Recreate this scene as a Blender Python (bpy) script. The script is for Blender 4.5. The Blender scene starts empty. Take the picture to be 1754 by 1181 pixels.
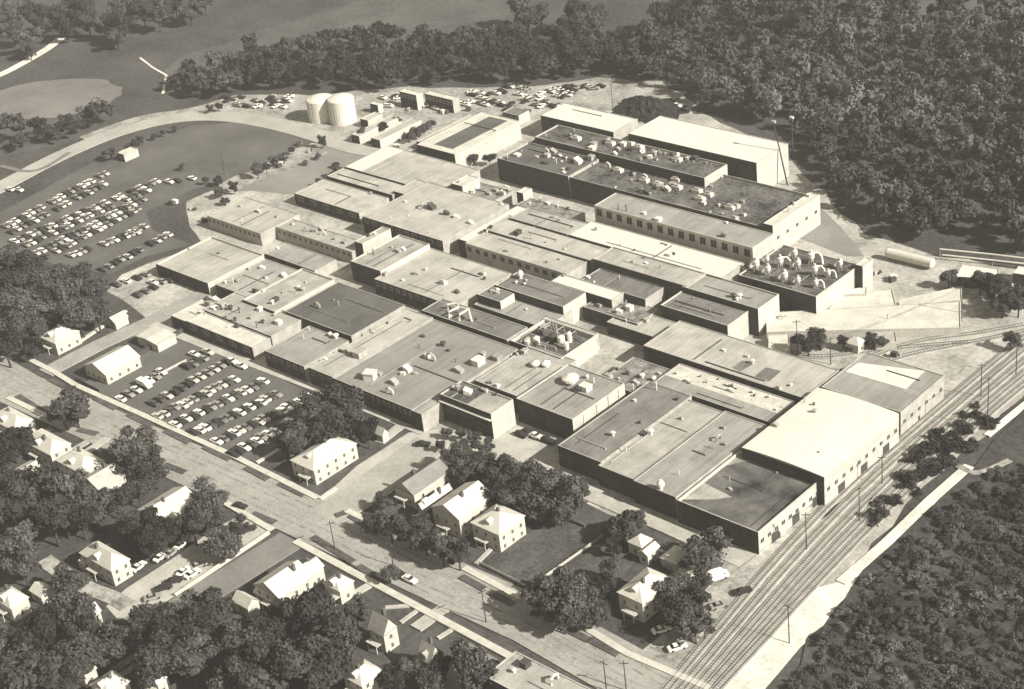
import bpy, math, random
import numpy as np
from mathutils import Matrix, Vector
scene = bpy.context.scene
COL = scene.collection
HAZE = 0.00011
# ---------------------------------------------------------------- camera (metres; factory grid = world X/Y)
CAM_ROT = [[0.7357858, -0.2578608, 0.6262005], [0.6685325, 0.4241591, -0.6108628], [-0.108091, 0.8680996, 0.4844786]]
CAM_LOC = [350.0, -340.0, 270.0]
LENS_PX = 2876.3
cd = bpy.data.cameras.new('camera'); cam = bpy.data.objects.new('camera', cd); COL.objects.link(cam)
cd.sensor_width = 36.0; cd.lens = LENS_PX / 1754.0 * 36.0; cd.clip_start = 1.0; cd.clip_end = 9000.0
M = Matrix(CAM_ROT).to_4x4(); M.translation = Vector(CAM_LOC); cam.matrix_world = M
scene.camera = cam
# ---------------------------------------------------------------- sky and sun
SUN_EL, SUN_AZ = math.radians(34), math.radians(9)      # azimuth from +X towards +Y
w = bpy.data.worlds.new('World'); scene.world = w; w.use_nodes = True
nt = w.node_tree; bg = nt.nodes['Background']
sky = nt.nodes.new('ShaderNodeTexSky'); sky.sky_type = 'NISHITA'; sky.sun_disc = False
sky.sun_elevation = SUN_EL; sky.sun_rotation = math.radians(90) - SUN_AZ
hs_ = nt.nodes.new('ShaderNodeHueSaturation'); hs_.inputs['Saturation'].default_value = 0.0   # black and white film
tn = nt.nodes.new('ShaderNodeVectorMath'); tn.operation = 'MULTIPLY'; tn.inputs[1].default_value = (1.04, 0.97, 0.86)  # sepia print
nt.links.new(sky.outputs[0], hs_.inputs['Color']); nt.links.new(hs_.outputs[0], tn.inputs[0]); nt.links.new(tn.outputs[0], bg.inputs['Color'])
bg.inputs['Strength'].default_value = 0.055
sl = bpy.data.lights.new('sun', 'SUN'); sl.energy = 4.6; sl.angle = math.radians(0.6); sl.color = (1.0, 0.965, 0.90)
so = bpy.data.objects.new('sun', sl); COL.objects.link(so)
sd = Vector((math.cos(SUN_EL)*math.cos(SUN_AZ), math.cos(SUN_EL)*math.sin(SUN_AZ), math.sin(SUN_EL)))
so.rotation_euler = sd.to_track_quat('Z', 'Y').to_euler(); so.location = (0, 0, 300)
vs = scene.view_settings; vs.view_transform = 'Standard'; vs.look = 'None'; vs.gamma = 1; vs.exposure = 0.92
BUILDINGS = [
('factory_building', 'long grey roofed factory bay next to the tall hall with the weathered end wall', [62.19, -45.96, 78.56, -3.26], 7.2, 'rg', 'wl', {'wy': 0, 'vents': [(72.43, -33.08, 1.6), (74.85, -23.58, 1), (67.37, -5.98, 1.2), (65.84, -14.68, 0.8), (76.03, -7.29, 1)]}),
('factory_building', 'mottled lighter roofed factory bay between two grey bays of the big front hall', [78.54, -47.36, 91.64, -5.12], 6.91, 'rl2', 'wl', {'vents': [(81.02, -26.25, 2), (83.58, -14.78, 1), (79.44, -27.81, 1.2), (80.83, -37.33, 1)]}),
('factory_building', 'wide grey factory bay with a white conical vent near the lane wall', [92.35, -48.48, 107.12, -5.16], 7.52, 'rm', 'wl', {'vents': [(100.03, -18.95, 2), (97.49, -13.05, 1), (101.34, -23.19, 1), (103.11, -19.98, 1), (101.33, -39.25, 0.8)], 'cone': (101.24, -47.43)}),
('factory_building', 'dark stained flat roofed factory end bay at the corner nearest the railway tracks', [108.06, -49.19, 134.79, -20.06], 7.33, 'rds', 'ww', {'par': 1.0, 'wx': 9, 'wxl': 1, 'patch': ('rl2', [(108.13, -47.1), (107.61, -37.37), (118.86, -38.74), (115.16, -42.49)]), 'patch2': ('rm', [(107.9, -28.22), (106.6, -17.74), (115.19, -20.02), (111.13, -22.99)]), 'vents': [(116.43, -36.15, 0.8), (122.46, -22.61, 0.6), (113.58, -32.48, 0.6)]}),
('factory_building', 'bright white vaulted factory hall alongside the railway tracks', [109.96, -21.6, 137.16, 16.69], 9.84, 'rw', 'ww', {'arch': 0.55, 'wx': 10, 'wxl': 1, 'vents': [(111.5, 7.48, 1), (117.33, 4.1, 1.4), (111.91, -7.33, 1.2), (130.0, -12.57, 0.7), (114.76, 7.39, 0.8)]}),
('factory_building', 'grey roofed factory hall with a large white roof patch by the tracks', [109.13, 19.72, 135.89, 44.19], 8.25, 'rm', 'wl', {'wx': 6, 'patch': ('rw', [(110.18, 31.21), (110.63, 37.59), (129.7, 43.66), (130.27, 31.8)])}),
('factory_building', 'low factory roof of white pebbles with a grey strip, dotted with many small stacks', [63.25, -2.48, 105.9, 10.98], 6.67, 'rwp', 'wl', {'vents': [(71.83, 3.7, 1.2), (73.34, 3.15, 1), (77.31, 6.09, 0.9), (86.23, 6.35, 1), (84.86, 8.84, 0.8), (92.46, 8.66, 1), (98.08, 9.02, 1), (93.84, 7.29, 0.8), (103.83, 4.27, 0.8), (73.55, 7.9, 0.8), (79.04, 9.39, 0.6), (66.4, 5.53, 0.8)], 'strip': ('rm', 0, 0.42)}),
('factory_building', 'low cluttered roof with old ducts between the pebble roof and the wooden ended hall', [46.95, -9.04, 66.54, 8.0], 5.48, 'rgs', 'wl', {'vents': [(45.24, -5.68, 1.5), (48.59, -5.48, 1.2), (52.04, -5.42, 1.2), (52.25, -1.34, 1.5), (57.85, -4.01, 1.4), (57.27, -0.38, 1.6), (61.44, 0.14, 1.6), (59.83, -7.93, 1.2), (63.63, -5.56, 1.2), (47.12, -0.81, 1), (60.58, 4.15, 1), (65.35, 0.92, 1)]}),
('factory_building', 'long pale factory roof with two dark square patches beside the white pebble roof', [47.66, 12.43, 107.8, 31.55], 7.69, 'rl', 'wl', {'vents': [(83.18, 21.63, 1.5), (79.57, 23.96, 1), (100.68, 16.54, 1), (98.67, 11.86, 1.4), (71.3, 23.15, 1)], 'patch': ('rg', [(79.39, 16.21), (79.64, 21.35), (83.61, 21.29), (82.93, 15.51)]), 'patch2': ('rg', [(88.28, 15.56), (88.14, 21.59), (93.21, 22.27), (93.76, 15.32)])}),
('factory_building', 'mid grey factory hall with a bright white end wall facing the tank yard', [36.9, 35.12, 64.05, 47.22], 8.7, 'rg', 'ww', {'wx': 0, 'par': 0.5, 'vents': [(41.52, 38.47, 0.6), (43.23, 44.89, 0.6), (53.57, 40.15, 0.8)], 'doorx': 1}),
('factory_building', 'light grey high factory roof next to the roof crowded with cyclones', [37.16, 46.81, 67.69, 58.56], 10.31, 'rm', 'ww', {'par': 0.6, 'vents': [(55.49, 50.13, 1.6), (57.87, 50.55, 2), (57.86, 49.14, 1.2)]}),
('factory_building', 'high light grey factory roof with a pale left parapet below the long white roof', [-1.92, 47.31, 38.51, 58.31], 10.52, 'rl2', 'wl', {'par': 0.4, 'vents': [(11.37, 53.0, 0.8), (16.21, 54.33, 0.8), (22.48, 53.75, 0.6), (12.72, 56.88, 0.6)]}),
('factory_building', 'small dark grey factory roof behind the narrow white roof', [1.33, 36.74, 29.31, 47.4], 7.93, 'rg', 'wl', {'vents': [(0.82, 39.09, 1), (2.5, 39.35, 1), (6.49, 36.81, 0.8), (12.14, 44.4, 0.8)]}),
('factory_building', 'narrow white factory roof with a white hooded porch at its near end', [-6.87, 30.34, 20.18, 36.69], 8.14, 'rw', 'wl', {'vents': [(-5.46, 39.34, 1)]}),
('factory_building', 'low dark flat roof with skylights in the gap behind the white end walled block', [10.91, 25.93, 34.38, 37.8], 5.15, 'rgs', 'wl', {'vents': [(15.42, 29.3, 1.6), (19.17, 31.83, 1.2), (24.25, 29.17, 1.5), (25.89, 32.49, 2), (16.36, 31.69, 1), (23.0, 34.25, 1), (31.53, 32.53, 1)]}),
('factory_building', 'low pale strip roof along the alley below the mid grey hall', [24.07, 22.44, 62.98, 34.08], 4.76, 'rl', 'wl', {'vents': [(35.14, 29.72, 1.6), (46.66, 30.06, 1.6), (29.79, 25.77, 0.8)]}),
('factory_building', 'dark grey two level factory block with a white end wall and rooftop cone', [-21.28, 17.63, 9.68, 29.37], 8.58, 'rg', 'ww', {'vents': [(-12.53, 23.22, 1), (-13.71, 25.4, 1), (-15.93, 22.66, 1)], 'cone': (-17.15, 26.29)}),
('factory_building', 'low light grey factory roof strip below the dark two level block', [-21.88, 7.03, 10.3, 21.25], 5.79, 'rm', 'wl', {'vents': [(-18.35, 10.28, 1), (-3.58, 13.64, 0.8), (6.01, 13.9, 0.8)]}),
('factory_building', 'small raised roof house with a white side wall on the long low roof', [-22.0, 9.32, -11.16, 16.35], 8.6, 'rg', 'ww', {'vents': [(-18.7, 13.69, 1.2), (-16.33, 13.67, 1.2), (-17.95, 17.13, 1)]}),
('factory_building', 'pale narrow roof ledge behind the walled tank court', [6.5, 10.93, 28.65, 12.99], 6.41, 'rl', 'wl', {}),
('factory_building', 'dark factory roof carrying white branching exhaust ducts', [-34.11, -6.07, 5.57, 4.07], 6.22, 'rg', 'wl', {'ducts': 1, 'vents': [(-22.14, -3.98, 1), (-12.97, -1.22, 1)]}),
('factory_building', 'light grey street front factory roof nearest the far end of the long lane wall', [-60.39, -54.44, -40.18, -34.41], 6.23, 'rm', 'wl', {'wy': 6, 'vents': [(-45.72, -34.98, 2), (-48.31, -34.25, 1.4), (-54.98, -41.57, 0.8), (-57.92, -36.32, 0.8)]}),
('factory_building', 'pale factory roof strip with a white box skylight beside the dark square roof', [-38.04, -54.32, -26.49, -8.13], 6.54, 'rl', 'wl', {'wy': 3, 'vents': [(-29.14, -39.58, 3.2), (-33.05, -40.23, 2), (-37.87, -41.11, 1), (-48.25, -47.44, 1), (-46.77, -26.45, 1.4), (-44.09, -19.16, 0.8)]}),
('factory_building', 'dark square factory roof with one small white skylight box', [-76.44, -31.73, -41.94, -6.38], 6.15, 'rgd', 'wl', {'vents': [(-68.2, -23.54, 2.2), (-66.67, -17.03, 0.7), (-62.89, -18.27, 0.7)]}),
('factory_building', 'widest grey factory roof dotted with white ventilator boxes along the service lane', [-26.03, -54.41, 12.85, -8.63], 6.36, 'rm2', 'wl', {'wy': 16, 'vents': [(-15.45, -47.83, 3.2), (-16.65, -48.59, 2), (-6.95, -28.77, 2.6), (-10.0, -19.99, 2), (-9.24, -28.14, 1.6), (-8.54, -37.86, 2.4), (-6.21, -45.93, 2), (-3.37, -50.99, 2.2), (-10.68, -35.31, 1.2), (8.15, -22.4, 3), (11.37, -16.83, 2.2), (5.77, -17.5, 1.4), (6.44, -29.34, 2.2), (-20.19, -19.09, 1), (-15.84, -25.37, 0.8), (-6.23, -21.45, 1), (-14.78, -44.46, 1.4), (-4.77, -38.0, 1), (-8.19, -40.38, 1.4), (1.01, -25.67, 0.8)]}),
('factory_building', 'light grey factory roof with two round white ventilators behind the entrance block', [14.82, -31.14, 33.99, -4.51], 6.58, 'rl2', 'wl', {'vents': [(16.33, -9.42, 1.6), (20.54, -29.47, 1.6), (23.25, -29.72, 1.4), (10.1, -10.43, 1.4), (15.63, -12.05, 1)], 'domes': [(25.2, -14.0), (28.07, -12.23)]}),
('factory_building', 'sunken walled roof court full of tanks and pipes with a white outer wall', [7.18, -6.36, 29.32, 10.87], 6.69, 'rgd', 'ww', {'par': 1.4, 'tanks': 1}),
('storage_shed', 'two storey entrance block with a long window band and a white side wall', [14.42, -46.08, 35.98, -36.11], 9.2, 'rl2', 'ww', {'band': 1, 'wx': 0, 'par': 0.5, 'strip': ('rd', 0, 0.5), 'vents': [(17.45, -41.08, 2), (21.21, -40.5, 2), (23.86, -36.55, 1.2), (25.45, -36.72, 1.2), (29.42, -36.44, 1)]}),
('factory_building', 'small dark windowed stair block at the corner where the lane wall ends', [10.17, -55.02, 14.83, -45.35], 6.71, 'rm', 'wl', {'wx': 0}),
('factory_building', 'tall grey roofed hall with a bright weathered wooden end wall and rooftop ventilators', [35.35, -34.21, 57.96, -9.69], 8.32, 'rm', 'ww', {'par': 0.4, 'vents': [(49.97, -18.55, 2.6), (48.62, -20.15, 2), (49.61, -14.18, 1), (45.96, -13.04, 1.2)], 'bigdome': (43.17, -17.68), 'ladder': 1}),
('factory_building', 'white roofed low front building with a dark wall at the head of the lane', [-103.58, -54.15, -67.25, -46.22], 5.13, 'rw2', 'wl', {'wy': 5, 'vents': [(-83.83, -42.35, 1.4), (-101.46, -44.4, 0.6), (-107.39, -43.91, 0.6), (-86.82, -48.89, 0.6)]}),
('factory_building', 'cluttered light grey roof behind the white roofed front building', [-105.12, -45.6, -67.44, -30.55], 5.34, 'rl2', 'wl', {'vents': [(-95.82, -40.04, 2), (-87.52, -45.57, 1.5), (-92.2, -45.71, 1.2), (-83.85, -40.71, 1.2), (-77.69, -40.57, 1.4), (-72.31, -37.93, 2.2), (-85.98, -34.89, 1.6), (-78.27, -34.78, 1), (-91.02, -40.07, 1.2), (-77.08, -43.77, 1), (-76.26, -31.12, 1)]}),
('factory_building', 'pale cluttered roof with stacked crates at the head of the lane', [-112.49, -54.16, -94.74, -37.44], 4.75, 'rw2', 'wl', {'vents': [(-106.04, -41.2, 2.5), (-106.25, -38.4, 2), (-101.5, -39.52, 2.5), (-99.88, -42.2, 2), (-100.24, -37.38, 2), (-110.47, -39.06, 1.6), (-104.07, -46.82, 1.5), (-101.93, -42.41, 2), (-104.76, -35.61, 1.5), (-98.24, -36.9, 1.6), (-110.84, -36.93, 1.2)]}),
('factory_building', 'narrow light roof with a white side parapet below the dark square roof', [-96.42, -33.92, -78.98, -5.69], 6.16, 'rl2', 'ww', {'par': 0.6, 'vents': [(-82.99, -17.15, 2), (-85.43, -16.65, 1.4), (-85.89, -27.35, 1.6), (-84.97, -29.7, 1.6), (-97.84, -25.11, 1), (-86.63, -12.41, 0.8), (-88.21, -22.25, 0.8)]}),
('factory_building', 'light grey square roof with scattered ventilators and a dark front wall', [-116.91, -30.22, -93.96, -6.2], 5.07, 'rl2', 'wl', {'vents': [(-111.56, -12.04, 1.5), (-111.31, -24.3, 1.6), (-111.88, -25.85, 1.2), (-98.68, -26.09, 1.8), (-98.77, -12.42, 1.6), (-104.24, -16.67, 1), (-100.74, -11.57, 1), (-115.34, -15.4, 1), (-114.54, -27.25, 1)]}),
('factory_building', 'large pale roofed factory building with a solid dark front wall facing the far car park', [-151.42, -31.25, -119.97, -4.39], 5.18, 'rl', 'ww', {'par': 0.7, 'vents': [(-155.36, -15.97, 0.8), (-137.49, -12.16, 0.6)]}),
('factory_building', 'pale wide factory building with clipped far corner and a windowed front wall', [-167.97, 6.8, -135.2, 26.86], 5.4, 'rl', 'wl', {'bright': 1, 'wy': 12, 'vents': [(-162.51, 19.68, 1.2), (-151.49, 20.1, 1.6), (-149.94, 10.12, 1), (-141.47, 20.21, 0.8)]}),
('factory_building', 'low cluttered roof with windows along its front beside the pale clipped building', [-134.72, 14.45, -91.64, 22.96], 5.11, 'rl2', 'wl', {'bright': 1, 'wy': 14, 'vents': [(-118.13, 19.72, 1.5), (-115.95, 23.89, 2), (-112.82, 19.29, 1.6), (-105.59, 18.75, 1.2), (-99.78, 18.61, 1.4), (-121.17, 18.09, 1.4), (-114.14, 27.42, 1), (-130.93, 19.72, 1)]}),
('factory_building', 'small tall block with a bright blank end wall above the low cluttered roof', [-91.88, 16.81, -87.59, 31.36], 8.42, 'rl2', 'ww', {'par': 0.4, 'vents': [(-90.94, 23.09, 1), (-89.72, 25.4, 1)]}),
('factory_building', 'low plain grey roof in the middle of the factory near the pale building', [-121.66, -2.73, -93.32, 8.05], 4.43, 'rm', 'wl', {'vents': [(-124.7, 3.07, 1)]}),
('factory_building', 'stepped light roof with a bright end wall between the windowed front and broad pale roof', [-81.99, 5.33, -66.02, 30.38], 7.84, 'rl2', 'ww', {'par': 0.5, 'vents': [(-72.02, 20.38, 1.8), (-71.59, 22.52, 1.4), (-78.8, 14.01, 1), (-76.75, 21.48, 1)]}),
('factory_building', 'broad pale factory roof with scattered ventilators in the middle of the factory', [-66.49, 2.15, -26.06, 30.8], 6.05, 'rl', 'wl', {'wy': 12, 'vents': [(-55.5, 13.03, 1.6), (-41.9, 12.9, 2), (-32.72, 10.17, 1.4), (-34.35, 25.31, 1.6), (-31.18, 22.49, 1), (-54.81, 17.04, 1), (-56.45, 6.88, 0.8), (-65.04, 6.52, 1.5)]}),
('factory_building', 'large pale upper factory roof with loading hoods and a row of small vents', [-107.56, 35.29, -64.26, 71.67], 7.26, 'rl', 'wl', {'wy': 10, 'vents': [(-91.41, 53.59, 3), (-88.16, 54.1, 2.4), (-79.54, 53.28, 2), (-74.14, 53.11, 1.6), (-65.56, 52.11, 1.6), (-102.38, 53.48, 1), (-66.46, 70.24, 1), (-91.66, 44.79, 0.6), (-95.86, 39.51, 0.6)]}),
('factory_building', 'white roof strip between the upper pale roof and the ridged grey roofs', [-60.35, 39.41, -53.66, 72.45], 7.37, 'rw', 'wl', {}),
('factory_building', 'long pale roof whose front wall shows a row of tall dark windows', [-53.19, 36.09, -4.54, 47.81], 8.88, 'rl', 'wl', {'bright': 1, 'wy': 12, 'wyh': 2.2, 'vents': [(-34.84, 39.13, 1.2), (-53.91, 50.77, 0.8), (-16.61, 39.32, 0.8), (-14.16, 43.72, 0.8), (-26.39, 41.39, 0.6)]}),
('factory_building', 'long pale roof two steps above the row of tall dark windows', [-54.29, 47.26, -2.6, 61.09], 9.49, 'rl', 'wl', {'vents': [(-40.1, 50.49, 2), (-33.34, 50.23, 1.2), (-26.4, 50.58, 0.8), (-52.64, 49.54, 1.4), (-16.97, 49.79, 0.8)]}),
('factory_building', 'upper grey roof beside the bright white roof with a small skylight', [-51.45, 58.32, -23.19, 69.16], 10.11, 'rl2', 'wl', {'vents': [(-37.21, 66.8, 1), (-33.21, 65.94, 0.8)]}),
('factory_building', 'cluttered low grey roof between the grey roofs and the clerestory block', [-64.32, 75.69, -35.95, 82.88], 5.52, 'rgs', 'wl', {'vents': [(-57.0, 86.9, 1.4), (-60.06, 78.65, 1), (-48.69, 83.2, 1), (-53.46, 83.83, 1.2), (-57.48, 83.51, 1), (-43.75, 82.36, 1.2)]}),
('factory_building', 'pale cluttered roof with white plant boxes beneath the long dark court wall', [-95.5, 73.53, -73.98, 84.33], 5.53, 'rgs', 'wl', {'vents': [(-92.63, 75.41, 2.4), (-92.96, 78.66, 2.6), (-89.16, 79.44, 2), (-80.28, 77.66, 1.4), (-79.96, 81.21, 1.6), (-87.36, 75.57, 1.4), (-72.34, 79.72, 2), (-75.42, 84.03, 1.2), (-75.41, 80.14, 1.6), (-77.04, 87.81, 2)]}),
('factory_building', 'white walled boiler block with a dark recess beside the pale upper roof', [-94.76, 71.64, -88.58, 81.23], 9.34, 'rw2', 'ww', {'vents': [(-92.77, 74.23, 1)]}),
('factory_building', 'white sided small roof structure below the dark court wall', [-67.06, 79.27, -63.69, 84.58], 8.75, 'rw2', 'ww', {}),
('factory_building', 'long bright white strip roof in front of the clerestory building', [-22.48, 58.26, 45.19, 71.55], 10.16, 'rw', 'wl', {'vents': [(-16.32, 66.34, 1.2), (19.08, 63.33, 1.4), (19.77, 64.78, 1), (6.31, 60.24, 0.8), (-0.66, 61.4, 1)]}),
('factory_building', 'long grey clerestory building with a row of tall dark windows and a white end wall', [-24.26, 75.3, 45.73, 87.81], 14.37, 'rm', 'ww', {'wy': 15, 'wyh': 3.0, 'bright': 1, 'vents': [(-10.89, 77.42, 1.2), (-14.63, 77.45, 1), (-3.59, 78.61, 1.2), (4.19, 76.78, 1.8), (31.61, 77.87, 1.4), (26.48, 87.28, 0.8)]}),
('factory_building', 'dark flat roof crowded with white cyclone collectors and ducts, with a white end wall', [47.43, 64.2, 78.18, 90.45], 9.58, 'rd', 'ww', {'cyc': 1, 'par': 0.5}),
('factory_building', 'slim white tower block at the far corner of the cyclone roof', [78.36, 87.29, 81.18, 93.52], 11.09, 'rw2', 'ww', {}),
('factory_building', 'small white lean-to below the cyclone roof end wall', [66.88, 68.4, 71.33, 74.42], 4.61, 'rg', 'ww', {}),
('warehouse', 'bright white roofed warehouse at the far end of the factory beside the leafless yard', [-109.33, 141.4, -69.67, 157.31], 9.62, 'rw', 'wl', {}),
('warehouse', 'very long bright white roofed warehouse with a tall white end wall at the wood edge', [-56.91, 135.76, 4.89, 156.65], 13.63, 'rw', 'ww', {'wy': 0}),
('warehouse', 'vast dark flat factory roof strewn with ventilators below the white warehouses', [-94.56, 98.93, 34.18, 129.42], 9.24, 'rd', 'wl', {'vsc': 70, 'par': 0.8, 'bigv': [(-44.38, 113.45), (-29.52, 110.85), (-22.63, 110.41), (-14.47, 111.75), (-5.9, 112.74), (-0.49, 112.27), (-0.77, 107.72), (13.27, 107.0), (-19.27, 117.41), (-19.5, 121.47)]}),
('factory_building', 'raised dark roof block with a white end wall above the vast dark roof', [-91.33, 117.72, -6.05, 132.17], 12.25, 'rd', 'ww', {'vsc': 34, 'par': 0.5, 'wx': 3, 'bigv': [(-74.69, 124.43), (-59.03, 126.86), (-25.65, 126.73), (-46.14, 129.09)]}),
('factory_building', 'flat light edged roof court beside the plant stacks on the dark roof', [-94.81, 98.5, -57.12, 117.18], 9.66, 'rgd', 'wl', {'par': 0.7, 'vents': [(-81.29, 113.16, 2), (-78.23, 110.27, 2), (-62.9, 111.36, 2.4), (-60.47, 117.05, 2.4), (-69.93, 112.21, 1), (-74.08, 113.37, 1), (-70.91, 107.27, 1)]}),
('factory_building', 'white walled plant block with small windows at the end of the vast dark roof', [34.96, 96.66, 39.09, 126.32], 12.07, 'rw2', 'ww', {'wx': 5, 'vents': [(35.8, 114.68, 1.2), (37.27, 108.84, 1.2), (36.3, 123.23, 1.4)]}),
('storage_hall', 'grey roofed storage hall edged with broad white strips near the round tanks', [-137.72, 95.24, -115.68, 135.15], 8.28, 'rgd', 'ww', {'edges': 1, 'par': 0.3}),
('storage_shed', 'small dark roofed shed with white framed ends behind the storage hall', [-136.65, 146.47, -127.22, 153.32], 4.29, 'rg', 'ww', {'wy': 3}),
('factory_building', 'pale large roof with a broad white strip at its left edge near the perimeter road', [-152.56, 67.39, -99.34, 92.43], 6.0, 'rl', 'wl', {'vents': [], 'edgew': 1}),
('factory_building', 'pale plain roof one step below the roof with the white edge strip', [-153.45, 57.96, -114.65, 68.13], 5.42, 'rl', 'wl', {}),
('factory_building', 'pale long roof nearest the yard between the white edged roofs and the clipped building', [-153.36, 39.93, -114.9, 56.2], 4.93, 'rl', 'wl', {'wy': 5, 'vents': [(-124.26, 57.79, 1)]}),
('factory_building', 'pale wedge of roof joining the upper roofs beside a dark recess', [-115.38, 59.43, -94.67, 72.46], 6.44, 'rl', 'wl', {}),
('storage_shed', 'low light roofed open shed nearest the white tanks, first of the three long sheds', [-190.7, 111.5, -185.81, 120.67], 3.95, 'rl', 'ww', {}),
('storage_shed', 'long narrow pale roofed shed in the middle of three beyond the perimeter road', [-180.71, 96.76, -175.66, 122.21], 3.96, 'rl', 'ww', {}),
('storage_shed', 'longest pale roofed shed of the three, closest to the grey storage hall', [-169.21, 97.68, -163.62, 123.02], 4.17, 'rl', 'ww', {}),
('storage_shed', 'thin pale shed roof running beside the grey storage hall', [-148.85, 105.16, -146.11, 139.35], 3.78, 'rl', 'ww', {'thin': 1}),
('storage_shed', 'small two storey white office with a grey front far behind the sheds', [-191.86, 137.78, -181.1, 141.83], 7.29, 'rw2', 'ww', {'wy': 5}),
('factory_building', 'long low white building among parked cars at the foot of the wooded bank', [-181.04, 142.87, -163.33, 147.05], 6.3, 'rw2', 'wl', {'wy': 8}),
('storage_shed', 'tiny white hut standing beside the two white tanks', [-199.65, 126.08, -194.56, 129.04], 4.31, 'rw2', 'ww', {}),
('storage_shed', 'little pale roofed gate shed beside the perimeter road at the far car park', [-263.47, 31.6, -258.43, 39.23], 3.62, 'rw2', 'ww', {'wy': 2}),
('storage_shed', 'flat roofed pale corner store at the bottom edge below the main sidewalk', [112.33, -131.23, 139.89, -119.94], 5.44, 'rl2', 'ww', {'wx': 5, 'vents': [(118.1, -122.62, 2), (117.24, -125.94, 1.2), (127.7, -122.86, 2)]}),
('freight_building', 'long white roofed freight building lying across the yard beside the curved tracks', [(71.47, 45.71), (63.95, 56.22), (113.36, 94.37), (121.83, 79.6)], 3.45, 'rw2', 'ww', {'bright': 1, 'vents': [(70.87, 56.47, 1.6), (99.16, 73.06, 0.8)]}),
('freight_building', 'thin pale roofed freight platform behind the long white freight building', [(97.47, 82.98), (95.25, 86.32), (107.82, 105.06), (112.73, 96.65)], 2.86, 'rw2', 'ww', {'bright': 1}),
('storage_shed', 'low white slab roofed store between the tank yard and the freight building', [(79.4, 67.97), (76.44, 81.27), (89.63, 92.38), (96.05, 83.9)], 2.47, 'rw2', 'ww', {'bright': 1}),
('storage_shed', 'low pale trailer shed standing before the long white freight building', [(77.56, 37.86), (72.86, 44.67), (78.12, 48.74), (82.91, 41.99)], 3.28, 'rw2', 'ww', {'bright': 1}),
('storage_shed', 'pale loading shed beside the pump house at the bend of the sidings', [(104.37, 57.61), (100.54, 63.14), (105.86, 67.23), (109.47, 61.57)], 3.29, 'rl', 'ww', {'bright': 1}),
('storage_shed', 'small pale crate shed between the tank yard and the cyclone roof', [(77.2, 79.39), (75.53, 82.71), (82.2, 88.56), (84.44, 84.6)], 3.1, 'rw', 'ww', {'bright': 1}),
('storage_shed', 'white roofed shed at the edge of the wood by the long storage tank', [(103.79, 107.63), (101.5, 117.09), (113.43, 119.55), (116.82, 112.82)], 4.11, 'rw', 'ww', {'wy': 3}),
('storage_shed', 'small white shed corner at the edge of the wood beyond the white roofed shed', [(118.34, 119.41), (117.59, 124.83), (122.99, 126.49), (125.7, 120.8)], 3.92, 'rw', 'ww', {})]
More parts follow.
